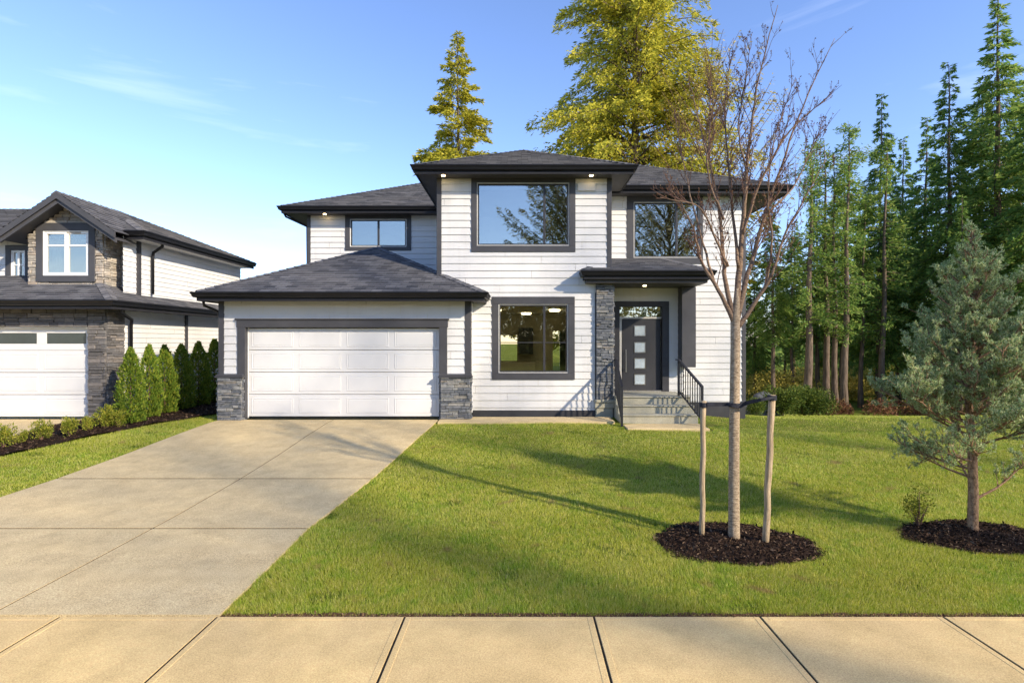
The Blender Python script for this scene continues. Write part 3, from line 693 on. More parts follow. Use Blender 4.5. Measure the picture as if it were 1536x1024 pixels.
# porch roof
pz = 3.74; A = Vector((1.64, 13.89, pz)); B = Vector((4.87, 13.89, pz)); T0 = Vector((2.35, 16.0, pz+.62)); T1 = Vector((4.1, 16.0, pz+.62))
roof_slope(r, A, B, T1, T0); roof_slope(r, B, Vector((4.87, 16.0, pz)), T1, T1); roof_slope(r, Vector((1.64, 14.3, pz)), A, T0, T0)
ridge_caps(r, B, T1, .3); ridge_caps(r, A, T0, .3)
r.build('roof', M['shingle'], house)
eaves(house, -7.91+.1, -.77-.1, 13.1+.1, 18.4, 18.4, CY-.02, 3.12, 2.935)
eaves(house, -7.92+.1, -2.2, 17.8+.1, 26.8, 26.8, LY, 6.35, 6.16)
eaves(house, 2.4, 7.75-.1, 15.42+.1, 27.0, RY-.02, 26.8, 6.352, 6.163)
eaves(house, -2.75+.1, 2.97-.1, 13.7+.1, 18.0, 17.95, 15.5, 6.37, 6.18)
eaves(house, 1.64, 4.87, 13.89, 15.98, 14.28, 15.98, pz-.012, 3.535)
m = MB(); m.box(1.70, 4.80, 13.98, 15.96, 3.43, 3.534); m.build('porch_beam', M['soffit'], house)
for (px, py, D, z) in ((665, 263, 14.02, 6.18), (887, 263, 14.02, 6.18), (487, 321, 18.15, 6.16)): lamp(house, X_(px, D), D, z)
lamp(house, X_(967, 14.7), 14.7, 3.43)
one('wall_vent', 'siding', house, X_(866, CY), X_(893, CY), CY-.06, CY, Z_(287, CY), Z_(275, CY), .006)
# entry column (stone) with plinth
sm = MB(); stone_box(sm, 1.98, 2.42, CY-.08, CY+.9, .42, 3.43, ('f', 'r')); so = sm.build('stone_column', M['stone'], house)
c = MB(); c.box(1.93, 2.47, CY-.15, CY+.9, .345, .42, .01); c.box(1.95, 2.45, CY-.12, CY+.9, .20, .344, .006); c.box(1.97, 2.43, CY-.10, CY+.9, -.2, .199, .02); c.build('column_base', M['step'], so)
# hanging pilaster at porch right
m = MB(); m.box(X_(1023, 15.0), X_(1044, 15.0), 15.0, 15.95, 1.22, 3.43, .006); m.build('porch_post', M['trim'], house)
# door
dr = MB(); x0, x1 = do[0], do[1]; zt0 = do[3]
for q in ((x0, x0+.15, .51, zt0-.15), (x1-.19, x1, .51, zt0-.15), (x0, x1, zt0-.15, zt0)): dr.box(q[0], q[1], DY-.05, DY+.10, q[2], q[3], .005)
dt = dr.build('door_surround', M['trim_dark'], house)
dx0, dx1 = X_(933, DY+.08), X_(991, DY+.08); dz1 = Z_(478, DY+.08)
m = MB(); m.box(dx0, dx1, DY+.07, DY+.12, .56, dz1-.01, .006)
door = m.build('front_door', M['door'], house)
for pyc in (496, 521, 545, 569):
    a, b, c0, c1 = rect(951, 968, pyc-8, pyc+8, DY+.07)
    g = MB(); g.box(a, b, DY+.055, DY+.071, c0, c1, .004); lt = g.build('door_light', M['steel'], door)
    g = MB(); g.box(a+.025, b-.025, DY+.050, DY+.0548, c0+.025, c1-.025); g.build('frosted_pane', M['frost'], door)
g = MB(); hx = X_(939, DY); g.tube([(hx, DY-.0, Z_(558, DY)), (hx, DY-.0, Z_(524, DY))], [.014, .014], 10)
for zz in (Z_(553, DY), Z_(529, DY)): g.tube([(hx, DY, zz), (hx, DY+.07, zz)], [.008, .008], 8)
g.build('door_handle', M['steel'], door)
g = MB(); g.box(x0+.15, dx0-.012, DY+.06, DY+.12, .55, dz1, .003); g.box(x0+.15, x1-.19, DY+.055, DY+.12, dz1, dz1+.05, .004); g.build('door_frame', M['frame_lt'], door)
g = MB(); g.box(x0+.152, x1-.192, DY+.08, DY+.09, dz1+.05, zt0-.15); g.build('transom_pane', M['glass'], door)
g = MB(); g.box(x0+.1, x1-.1, DY+.13, DY+.14, .5, zt0-.1); g.build('inner_panel', M['inside'], door)
g = MB(); g.box(x0+.13, x1-.17, DY-.02, DY+.12, .515, .558, .006); g.build('threshold', M['steel'], door)
m = MB(); m.box(2.37, 4.60, DY+.15, DY+.2, .3, 3.5); m.build('porch_inner_wall', M['inside'], house)
# doorbell and wall light boxes near door
# steps
st = MB(); sx0, sx1 = 2.45, 4.36
st.box(sx0, sx1, 13.98, DY+.0, -.3, .49, .008); st.box(sx0-.01, sx1+.01, 13.95, DY-.002, .491, .525, .01)
st.box(sx0, sx1, 13.68, 13.978, -.3, .295, .008); st.box(sx0-.01, sx1+.01, 13.65, 13.95, .296, .33, .01)
st.box(sx0, sx1, 13.38, 13.678, -.3, .10, .008); st.box(sx0-.01, sx1+.01, 13.35, 13.65, .101, .135, .01)
steps = st.build('front_steps', M['step'], house)
m = MB(); m.box(sx0+.03, sx1+.02, 12.62, 13.36, -.3, -.075, .015); m.build('landing_slab', M['drive'])['kind'] = 'structure'
def railing(xa, xb, ya=14.1, yb=12.98):
    za, zb = .525, -.06; ht = .93; R_ = MB(); a = Vector((xa, ya, za+ht)); b = Vector((xb, yb, zb+ht-.02)); R_.bar(a, b, .055, .045)
    lo_a = Vector((xa, ya, za+.12)); lo_b = Vector((xb, yb, zb+.12)); R_.bar(lo_a, lo_b, .035, .035)
    R_.bar(a, a+Vector((0, .25, 0)), .045, .035); rr = R_.build('railing', M['rail'], house)
    for (p, q) in (((xa, ya+.02, za), (xa, ya+.02, za+ht+.01)), ((xb, yb+.015, zb-.1), (xb, yb+.015, zb+ht))):
        k = MB(); k.box(p[0]-.027, p[0]+.027, p[1]-.027, p[1]+.027, p[2], q[2], .003); k.build('post', M['rail'], rr)
    for i in range(1, 10):
        f = i/10; k = MB(); p = lo_a.lerp(lo_b, f); q = a.lerp(b, f); k.bar(p, q, .02); k.build('baluster', M['rail'], rr)
railing(2.48, 2.42); railing(4.10, 4.33)
# downspouts
def spout(root, pts, w=.035):
    m = MB(); m.tube(pts, [w]*len(pts), 8); return m.build('downspout', M['gutter'], root, True)
spout(house, [(-7.80, 13.45, 2.98), (-7.80, 13.5, 2.82), (-7.60, 13.78, 2.68), (-7.575, 13.8, 2.5), (-7.575, 13.8, .1)])
spout(house, [(-7.83, 18.1, 6.2), (-7.8, 18.2, 6.08), (-7.2, 18.5, 5.8), (-7.18, 18.5, 3.2)])

# ================================================================== NEIGHBOUR HOUSE
nb = empty('house', (-13, 14, 0)); tag(nb, 'neighbouring white siding house with brown stone garage front and gabled dormer', 'house')
NX = -10.36; NY = 13.7
n_door = (-15.85, X_(131, NY)); ndz = Z_(492, NY)
sm = MB(); stone_box(sm, n_door[1]+.03, NX, NY, NY+.58, -.1, 2.78, ('f', 'r'), .06, .11, .12, .45)
stone_box(sm, -16.5, n_door[1]+.03, NY, NY+.3, ndz+.03, 2.78, ('f',), .08, .12, .2, .4); stone_box(sm, -16.9, n_door[0]-.03, NY, NY+.3, -.1, 2.78, ('f',), .06, .11)
sm.build('stone_cladding', M['stone3'], nb)
m = MB(); m.box(n_door[0]-.03, n_door[0], NY+.02, NY+.2, 0, ndz+.03); m.box(n_door[1], n_door[1]+.03, NY+.02, NY+.2, 0, ndz+.03); m.box(n_door[0], n_door[1], NY+.02, NY+.2, ndz, ndz+.03); m.build('garage_trim', M['vinyl'], nb)
panel_door(nb, n_door[0], n_door[1], .02, ndz, NY+.12, 4, 4, True)
s = MB(); lap_wall(s, (NX-.02, NY+.58, 0), (0, 1, 0), (1, 0, 0), 6.0, .15, 4.85, course=.135, proud=.018)
lap_wall(s, (-17, 14.8, 0), (1, 0, 0), (0, -1, 0), 17+NX, 2.9, 4.8, [(X_(18, 14.8)+17, X_(44, 14.8)+17, Z_(424, 14.8), Z_(372, 14.8))], course=.16)
s.build('siding', M['siding'], nb)
m = MB(); m.box(-17, NX-.03, 19.7, 19.75, -.1, 4.8); m.box(-17, -16.95, NY+.2, 19.7, -.1, 4.8); m.box(NX-.2, NX-.03, NY+.6, 19.7, -.1, .15); m.box(-16.9, NX-.1, NY+.31, NY+.35, -.1, 2.7); m.build('back_wall', M['siding'], nb)
one('corner_board', 'trim_dark', nb, NX-.09, NX+.02, 14.8-.03, 14.8+.0, 3.1, 4.8, .003); one('corner_board', 'trim_dark', nb, NX-.02, NX+.03, 14.801, 14.92, 3.1, 4.8, .003); one('corner_board', 'trim_dark', nb, NX-.02, NX+.03, 16.9, 17.02, .15, 2.8, .003)
# skirt roof: front slope and narrow side slope
r = MB(); ez = 2.94; ex = -9.76-.09; ey = 13.1+.09; q = .6; sp = .48
fr_h = 1.55
W_ = 1.62; roof_slope(r, (-18, ey, ez), (ex, ey, ez), (ex-W_, ey+W_, ez+W_*sp), (-18, ey+W_, ez+W_*sp))
roof_slope(r, (ex, ey, ez), (ex, ey+W_, ez), (ex-W_, ey+W_, ez+W_*sp), (ex-W_, ey+W_, ez+W_*sp))
roof_slope(r, (ex, ey+W_, ez), (ex, 20.6, ez), (ex-.52, 20.6, ez+.52*sp), (ex-.52, ey+W_, ez+.52*sp))
ridge_caps(r, Vector((ex, ey, ez)), Vector((ex-W_, ey+W_, ez+W_*sp)), sp)
# main roof
hip_roof(r, -22, -9.76-.09, 14.2+.09, 20.3, 4.83, .42)
# dormer gable roof
ax, az = X_(88, 13.8), Z_(289, 13.8); hw = 1.46; hz = az-.99
roof_slope(r, (ax-hw, 13.72, hz), (ax-hw, 16.4, hz), (ax, 16.4, az), (ax, 13.72, az)); roof_slope(r, (ax+hw, 13.72, hz), (ax+hw, 16.4, hz), (ax, 16.4, az), (ax, 13.72, az))
ridge_caps(r, Vector((ax, 13.72, az)), Vector((ax, 16.2, az)), .68)
r.build('roof', M['shingle'], nb)
g = MB(); g.sweep([(-18, ey, ez-.01), (ex, ey, ez-.01), (ex, 20.6, ez-.01)], GUT); g.build('gutter', M['gutter'], nb)
g = MB(); g.sweep([(-18, ey, ez-.01), (ex, ey, ez-.01), (ex, 20.6, ez-.01)], FAS); g.build('fascia', M['fascia'], nb)
g = MB(); g.box(-18, ex-.01, ey+.01, NY+.2, 2.74, 2.75); g.box(NX, ex-.01, NY+.2, 20.6, 2.74, 2.75); g.build('soffit', M['soffit'], nb)
eaves(nb, -22, -9.76-.1, 14.2+.1, 20.3, 20, 20.25, 4.82, 4.64, 'soffit_light')
# dormer
sm = MB(); dx0, dx1 = X_(44, 14.2), X_(156, 14.2); wa, wb = X_(57, 14.2)+.1, X_(145, 14.2)-.1; zA, zB = Z_(424, 14.2)+.1, Z_(335, 14.2)-.1
stone_box(sm, dx0, wa, 14.2, 14.4, 3.3, 4.72, ('f', 'l'), .05, .10, .12, .3); stone_box(sm, wb, dx1, 14.2, 14.4, 3.3, 4.72, ('f',), .05, .10, .12, .3)
stone_box(sm, dx1-.2, dx1, 14.4, 15.2, 3.3, 4.72, ('r',), .05, .1); stone_box(sm, dx0, dx0+.2, 14.4, 15.2, 3.3, 4.72, ('l',), .05, .1); stone_box(sm, dx1-.2, dx1, 14.2, 14.4, 3.3, 4.72, ('r',), .05, .1)
stone_box(sm, wa, wb, 14.2, 14.4, 3.3, zA, ('f',)); stone_box(sm, wa, wb, 14.2, 14.4, zB, 4.95, ('f',))
z = 4.72; k = 0
while z < az-.22:
    h = .085; hwz = (az-.16-z-h)/.68
    a, b = ax-min(hwz, .98), ax+min(hwz, .96); x = a
    while x < b-.05:
        l = min(rnd.uniform(.15, .4), b-x); sm.box(x+.003, x+l-.003, 14.18-rnd.uniform(0, .03), 14.3, z+.003, z+h-.003, .006); x += l
    z += h
sm.build('dormer_stone', M['stone2'], nb)
m = MB()
for sgn in (-1, 1):
    for (o, dz, th, dep) in ((0, 0, .16, .0), (.05, -.15, .12, .05)):
        p = Vector((ax, 13.72+dep, az+dz-.0)); q_ = Vector((ax+sgn*(hw+.0), 13.72+dep, hz+dz))
        m.quad(p, q_, q_-Vector((0, 0, th)), p-Vector((0, 0, th))); m.quad(p+Vector((0, .05, 0)), q_+Vector((0, .05, 0)), q_+Vector((0, .05, -th)), p+Vector((0, .05, -th)))
        m.quad(q_, q_+Vector((0, .05, 0)), q_+Vector((0, .05, -th)), q_-Vector((0, 0, th))); m.quad(p-Vector((0, 0, th)), q_-Vector((0, 0, th)), q_+Vector((0, .05, -th)), p+Vector((0, .05, -th)))
    m.quad((ax, 13.77, az-.2), (ax+sgn*hw, 13.77, hz-.2), (ax+sgn*hw, 14.6, hz-.2), (ax, 14.6, az-.2))
m.build('bargeboard', M['trim'], nb)
w0 = rect(57, 145, 335, 424, 14.2); window(nb, w0[0], w0[1], w0[2]+.02, w0[3], 14.17, (.17, .17, .20, .16), (.5,), (.68,), frame='vinyl', edge='vinyl', fw=.06, label='white framed dormer window in a charcoal surround')
w1 = rect(10, 46, 368, 426, 14.8); window(nb, w1[0], w1[1], w1[2], w1[3], 14.79, (.14, .12, .14, .12), (.5,), (.5,), frame='vinyl', edge='vinyl', label='small upper window left of the dormer')
room(nb, dx0+.1, dx1-.1, 14.42, 16.6, 3.4, 4.95); room(nb, -14.9, dx0-.3, 14.9, 17, 3.4, 4.7)
spout(nb, [(NX+.45, 13.5, 2.82), (NX+.42, 13.6, 2.66), (NX+.16, 14.36, 2.5), (NX+.10, 14.42, 2.35), (NX+.10, 14.42, .1)], .045)
spout(nb, [(NX+.42, 15.2, 4.68), (NX+.40, 15.22, 4.56), (NX+.09, 15.32, 4.42), (NX+.07, 15.32, 4.3), (NX+.07, 15.32, 3.25)], .04)

# ================================================================== VEGETATION
def conifer(seed, H, R, base, n_branch, sprays, Ls, mats, droop=.35, prof=.85, irregular=.25, trunk_r=.2, up=0.1, upward=False, fan=.30):
    """returns (trunk mesh, crown mesh) in local coordinates"""
    rg = np.random.default_rng(seed); rr = random.Random(seed)
    tr = MB(); n = 12; lean = (rr.uniform(-.012, .012)*H, rr.uniform(-.012, .012)*H)
    tp = [(lean[0]*(k/n)**2+.03*math.sin(k*1.7+seed), lean[1]*(k/n)**2, H*k/n*.99) for k in range(n+1)]
    tr.tube(tp, [trunk_r*(1-.93*k/n)*(1.25 if k == 0 else 1) for k in range(n+1)], 8)
    VV = []
    for b in range(n_branch):
        t = base+(1-base)*(b+rr.random())/n_branch; tt = (t-base)/(1-base)
        env = (1-tt)**prof*(.45+.55*min(1, (tt+.08)/.28))
        L = max(.25, R*env*rr.uniform(1-irregular*1.3, 1+irregular)); az = rr.uniform(0, 2*math.pi)
        d = np.array([math.cos(az), math.sin(az), 0]); sde = np.array([-d[1], d[0], 0])
        z0 = H*t; cx, cy = lean[0]*t*t, lean[1]*t*t
        u = up+(.55*tt if upward else .25*tt)
        zf = lambda s: z0+L*(u*s*1.4-droop*s*s*1.1)
        tr.tube([(cx+d[0]*L*s, cy+d[1]*L*s, zf(s)) for s in (0, .35, .7, 1)], [max(.012, .02*L*q) for q in (.6, .4, .22, .08)], 3, False)
        m = max(4, int(sprays*(L/R)**1.2)); s = rg.uniform(.12, 1.02, m)**.8; w = L*fan*(1.08-s)*rg.normal(size=m)*.9
        P = np.stack([cx+d[0]*L*s+sde[0]*w, cy+d[1]*L*s+sde[1]*w, zf(s)-np.abs(w)*.25+rg.normal(size=m)*.05*L*.5], 1)
        dr = d[None]*.8+sde[None]*np.sign(w)[:, None]*rg.uniform(0, 1.2, m)[:, None]; dr[:, 2] = rg.uniform(-.9, .25, m); dr = unit(dr)
        l = Ls*rg.uniform(.5, 1.25, m); VV.append(leaf_quads(P, dr, l, l*rg.uniform(.18, .34, m), rg))
    V = np.concatenate(VV)
    return tr, V
def put_tree(name, proto, loc, rz, sc, label, cat='tree', group=None):
    root = empty(name, loc); root.rotation_euler = (0, 0, rz); root.scale = (sc[0], sc[0], sc[1]) if isinstance(sc, tuple) else (sc, sc, sc)
    tag(root, label, cat, group)
    for nm, me in proto:
        o = bpy.data.objects.new(nm, me); col.objects.link(o); o.parent = root
    return root
def proto(tr, V, bmat, lmat):
    me = bpy.data.meshes.new('trunk'); me.from_pydata(tr.v, [], tr.f); me.materials.append(bmat); me.shade_smooth()
    o = np_mesh('crown', V, 4, lmat); cm = o.data; bpy.data.objects.remove(o); return [('trunk', me), ('crown', cm)]
fir = [proto(*conifer(20+i, 16, R, b, nb_, sp, .22, None, .50, .92, .28, .22), M['bark_fir'], M[mt]) for i, (R, b, nb_, sp, mt) in enumerate(
    [(3.0, .18, 230, 420, 'fir'), (2.6, .30, 200, 360, 'fir_lt'), (2.9, .14, 230, 420, 'fir'), (2.4, .34, 180, 340, 'fir_lt'), (3.4, .08, 250, 440, 'fir')])]
gold = [proto(*conifer(41, 19, 3.6, .12, 320, 520, .24, None, .34, .85, .35, .2, .12, fan=.24), M['bark_fir'], M['gold']),
        proto(*conifer(42, 22, 6.4, .10, 620, 560, .25, None, .42, .62, .38, .35, .20, fan=.15), M['bark_fir'], M['gold']),
        proto(*conifer(43, 17, 4.0, .2, 150, 110, .2, None, .0, .5, .4, .2, .6, True), M['bark_twig'], M['thicket'])]
def tree_px(name, pr, px, ytop, D, Hloc, label, grp=None, rz=None, wide=1.0, zb=None):
    X = X_(px, D); zb = float(terrain(X, D)) if zb is None else zb; H = Z_(ytop, D)-zb; s = H/Hloc
    return put_tree(name, pr, (X, D, zb-.1), rnd.uniform(0, 6.28) if rz is None else rz, (s*wide, s), label, 'tree', grp)
tree_px('conifer', gold[0], 689, 48, 33, 19, 'slim golden green conifer rising alone behind the middle roof', wide=1.12)
tree_px('large_tree', gold[1], 950, -190, 34, 22, 'large spreading yellow green tree behind the house roof', wide=.80, rz=1.0)
tree_px('tree', gold[2], 1062, 85, 29, 17, 'thin brownish spring tree behind the right end of the roof', wide=.9)
G = 'tall conifers at the edge of the woods'
trees = [  # px, ytop, D, variant, widthscale, label
 (1160, 300, 26, 3, .95, 'slender light conifer whose bare trunk stands just right of the staked tree'),
 (1132, 390, 31, 0, 1.0, 'low dark conifer close to the right corner of the white house'),
 (1190, 330, 34, 1, .95, 'pale conifer in the gap between house and woods'),
 (1226, 285, 30, 1, 1.0, 'light green conifer second inward from the gap beside the house'),
 (1264, 238, 31, 3, 1.25, 'narrow conifer left of the tall pointed one in the woods'),
 (1318, 140, 29, 2, .82, 'tall pointed conifer with a clear spire near the left of the woods'),
 (1352, 205, 34, 0, .85, 'dark conifer between the pointed spire and the twin tall firs'),
 (1385, 175, 31, 2, .85, 'dense dark fir left of the tall pair'),
 (1424, 92, 27, 4, .85, 'tall broad dark fir left of the tallest tree'),
 (1468, 120, 33, 0, .9, 'dark fir filling behind the two tallest firs'),
 (1496, -5, 26, 1, .95, 'tallest light tipped fir near the right edge'),
 (1560, 60, 24, 4, .85, 'broad dark fir cut by the right edge'),
 (1530, 130, 31, 2, .9, 'dark fir behind the blue-green pine'),
 (1238, 400, 40, 0, 1.1, 'short distant conifer seen low between trunks left of the spire'),
 (1290, 330, 38, 2, 1.1, 'distant bushy conifer right of the low short one'),
 (1440, 290, 24, 2, .85, 'lower dark fir standing forward of the woods behind the pine'),
 (1620, 20, 28, 2, .9, 'fir just outside the right edge of the picture'),
]
for px, yt, D, v, w, lb in trees: tree_px('conifer', fir[v], px, yt, D, 16, lb, G, None, w*(1.0 if px > 1370 else .88))
# bare trunks in the wood
GB = 'bare trunks standing at the edge of the woods'
for px, D, r_, zt_, lb in ((1211, 24.5, .20, 12, 'thick bare trunk nearest the round bushes'), (1188, 29, .10, 9, 'thin bare trunk left of the thick one above the bushes'), (1241, 26, .17, 13, 'straight bare trunk right of the thick one'),
                       (1253, 25.2, .15, 12, 'middle trunk of the tight group of three'), (1266, 24.4, .17, 13, 'leaning trunk right of the tight group'), (1291, 27, .12, 11, 'slim dark trunk right of the tight group of three'),
                       (1322, 26, .16, 13, 'dark trunk below the pointed spire'), (1347, 29, .12, 11, 'thin trunk in the shade left of the pine'), (1178, 33, .07, 7, 'very thin pale trunk in the bright gap')):
    X = X_(px, D); z = float(terrain(X, D)); m = MB(); ln = rnd.uniform(-.03, .03)*zt_; nn = 10
    m.v = []; o = empty('pine_tree', (X, D, z-.1)); m.tube([(X+ln*(k/nn)+.04*math.sin(k*1.3+px), D, z-.1+zt_*k/nn) for k in range(nn+1)], [r_*(1-.93*k/nn)*(1.3 if k == 0 else 1) for k in range(nn+1)], 9)
    m.build('trunk', M['bark_fir'], o, True); tag(o, lb, 'tree', GB)
    rg2 = np.random.default_rng(px); VV = []; bm = MB()
    for b in range(46):
        h = zt_*(.30+.7*b/46); az = rg2.uniform(0, 6.28); L = rg2.uniform(.5, 1.7)*(1.1-h/zt_*.6); d = np.array([math.cos(az), math.sin(az), 0]); c0 = np.array([ln*h/zt_, 0, h])
        bm.tube([tuple(np.array([X, D, z-.1])+c0+d*L*s+np.array([0, 0, -.25*L*s*s])) for s in (0, .5, 1)], [.025, .015, .006], 3, False)
        m_ = 110; s = rg2.uniform(.15, 1, m_); P = c0+d*L*s[:, None]; P[:, 2] -= .25*L*s*s; P += rg2.normal(size=P.shape)*.12; dr = unit(d+rg2.normal(size=(m_, 3))*.6); l = rg2.uniform(.11, .22, m_); VV.append(leaf_quads(P, dr, l, l*.28, rg2))
    bm.build('branches', M['bark_fir'], o); np_mesh('crown', np.concatenate(VV), 4, M['fir_lt'], o)
# far woods and understorey
def scatter_leaf(name, n, f, L, mat, seed, label, cat):
    rg = np.random.default_rng(seed); P = f(rg, n); d = unit(rg.normal(size=(len(P), 3))); l = rg.uniform(.5, 1.2, len(P))*L
    o = np_mesh(name, leaf_quads(P, d, l, l*rg.uniform(.35, .6, len(P)), rg), 4, mat); tag(o, label, cat, kind='stuff'); return o
def understorey(rg, n):
    C = rg.uniform(0, 1, (150, 3)); cx = 12.5+C[:, 0]*34; cy = 28+C[:, 1]*13; r = .5+C[:, 2]*1.2
    i = rg.integers(0, 150, n); u = unit(rg.normal(size=(n, 3)))*rg.uniform(.3, 1, (n, 1))**.5*r[i, None]
    x = cx[i]+u[:, 0]; y = cy[i]+u[:, 1]; return np.stack([x, y, terrain(x, y)+.2*r[i]+np.abs(u[:, 2])*1.0], 1)
scatter_leaf('undergrowth', 110000, understorey, .15, M['thicket'], 61, 'yellowish brush under the tall conifers', 'undergrowth')
def farwood(rg, n):
    C = rg.uniform(0, 1, (260, 3)); cx = 8+C[:, 0]*110; cy = 52+C[:, 1]*30; h = 4+C[:, 2]*6
    i = rg.integers(0, 260, n); t = rg.uniform(0, 1, n); a = rg.uniform(0, 6.28, n); r = (1-t)**.7*3.0*rg.uniform(.5, 1, n)
    return np.stack([cx[i]+r*np.cos(a), cy[i]+r*np.sin(a), -1.4+t*h[i]], 1)
scatter_leaf('far_woods', 50000, farwood, .5, M['fir_lt'], 62, 'far line of trees seen through the trunks', 'woods')
def darkwood(rg, n):
    C = rg.uniform(0, 1, (120, 3)); cx = 24+C[:, 0]*30; cy = 36+C[:, 1]*8; h = 8+C[:, 2]*5
    i = rg.integers(0, 120, n); t = rg.uniform(.03, 1, n); a = rg.uniform(0, 6.28, n); r = (1-t)**.7*2.4*rg.uniform(.4, 1, n)
    return np.stack([cx[i]+r*np.cos(a), cy[i]+r*np.sin(a), -1.4+t*h[i]], 1)
scatter_leaf('dense_woods', 45000, darkwood, .35, M['fir'], 63, 'dark mass of conifers behind the first row of firs', 'woods')
# dark shrub border behind the pine
def border(rg, n):
    C = rg.uniform(0, 1, (46, 3)); cx = 13.2+C[:, 0]*16; cy = 22.6+C[:, 1]*2.5+ (C[:, 0]*-3); r = .35+C[:, 2]*.5
    i = rg.integers(0, 46, n); u = unit(rg.normal(size=(n, 3)))*rg.uniform(.5, 1, (n, 1))*r[i, None]
    x = cx[i]+u[:, 0]; y = cy[i]+u[:, 1]; return np.stack([x, y, terrain(x, y)+np.abs(u[:, 2])*1.1], 1)
scatter_leaf('undergrowth', 26000, border, .12, M['bud'], 64, 'reddish brown low brush along the far lawn edge behind the pine', 'undergrowth')

def bush_mesh(seed, w, h, n, L, lobes=9, up=.5):
    rg = np.random.default_rng(seed); rr = random.Random(seed); tr = MB(); C = []
    for k in range(lobes):
        a = rr.uniform(0, 6.28); r = w*.5*math.sqrt(rr.random())*.75; z = h*rr.uniform(.3, .78); C.append((r*math.cos(a), r*math.sin(a), z, w*rr.uniform(.16, .27)))
        tr.tube([(0, 0, 0), (r*.4*math.cos(a), r*.4*math.sin(a), z*.5), (r*math.cos(a), r*math.sin(a), z)], [.012, .008, .004], 4, False)
    C = np.array(C); i = rg.integers(0, lobes, n); u = unit(rg.normal(size=(n, 3))); rad = C[i, 3]*rg.uniform(.45, 1.08, n)
    P = C[i, :3]+u*rad[:, None]*np.array([1, 1, 1.15]); P[:, 2] = np.abs(P[:, 2])+.01
    d = unit(u+rg.normal(size=(n, 3))*.5+np.array([0, 0, up])); l = L*rg.uniform(.6, 1.3, n); return tr, leaf_quads(P, d, l, l*rg.uniform(.4, .65, n), rg)
sh = [proto(*bush_mesh(70+i, .62, .52, 1500, .055, 10), M['bark_twig'], M['shrub']) for i in range(3)]
GS = 'low clipped shrubs in the mulch bed by the neighbouring driveway'
for k, (px, py, s, lb) in enumerate(((4, 672, 1.0, 'low yellow green shrub cut by the left edge of the photo'), (62, 661, .95, 'low shrub second from the left edge, beside the neighbouring driveway'), (104, 655, .9, 'low shrub standing before the white garage door, third from the left edge'), (133, 646, .7, 'smallest shrub, squeezed between two larger ones at the corner of the stone'),
     (156, 642, 1.15, 'bushy shrub under the brown stone pier'), (178, 641, .85, 'last low shrub before the first upright cedar'), (33, 666, .6, 'small shrub directly right of the one cut by the left edge'))):
    p = ghit(px, py); put_tree('shrub', sh[k % 3], (p.x, p.y, p.z), k*1.3, (s*.60, s*.88), lb, 'shrub', GS)
def cedar_mesh(seed, w, h, n):
    rg = np.random.default_rng(seed); tr = MB(); tr.tube([(0, 0, 0), (0, 0, h*.9)], [.03, .005], 6)
    t = rg.uniform(0, 1, n)**1.15; a = rg.uniform(0, 6.28, n); prof = np.where(t < .18, .72+t*1.5, (1-((t-.18)/.82)**1.7)**.8); lump = 1+.2*np.sin(a*5+t*14+seed)+.17*np.sin(a*3-t*23)
    r = w*.5*prof*lump*rg.uniform(.72, 1.05, n); P = np.stack([r*np.cos(a), r*np.sin(a), t*h+.03], 1)
    d = np.stack([np.cos(a)*.5, np.sin(a)*.5, rg.uniform(.4, 1.3, n)], 1)+rg.normal(size=(n, 3))*.25; l = rg.uniform(.04, .1, n); return tr, leaf_quads(P, unit(d), l, l*.42, rg)
cd = [proto(*cedar_mesh(80+i, .62, 1.75, 5200), M['bark_twig'], M['cedar']) for i in range(3)]
GC = 'upright cedars lining the neighbouring wall'
for k, (px, D, ytop, w, lb) in enumerate(((196, 13.15, 526, .9, 'upright cedar nearest the camera, first of the row beside the downspout'), (224, 13.95, 521, .85, 'second upright cedar of the row, just behind the nearest'), (247, 14.7, 521, .9, 'third upright cedar from the camera along the neighbouring wall'),
      (272, 15.5, 520, 1.0, 'fourth upright cedar of the row, wide and dark'), (298, 16.4, 516, 1.05, 'fifth upright cedar from the camera, second from the garage stone'), (322, 17.3, 512, 1.1, 'farthest upright cedar, half hidden behind the garage corner'))):
    X = X_(px, D); zb = float(terrain(X, D)); H = Z_(ytop, D)-zb; put_tree('cedar', cd[k % 3], (X, D, zb), k*2.1, (w*1.0, H/1.75), lb, 'cedar', GC)
# bushes right of house
bg = [proto(*bush_mesh(90+i, 1.5, 1.0, 5000, .085, 16, .3), M['bark_twig'], M['shrubd']) for i in range(2)]
GR = 'rounded bushes beyond the right corner of the house'
for k, (px, D, s, lb) in enumerate(((1172, 19.5, .95, 'rounded bush closest to the house corner behind the right stake'), (1205, 20.2, 1.0, 'middle rounded bush of the three beyond the lawn'), (1228, 19.8, .85, 'right hand rounded bush at the bend of the lawn'), (1135, 19.0, .55, 'small low bush in front of the grey boulder'))):
    X = X_(px, D); zb = float(terrain(X, D)); put_tree('bush', bg[k % 2], (X, D, zb), k*1.7, s, lb, 'bush', GR)
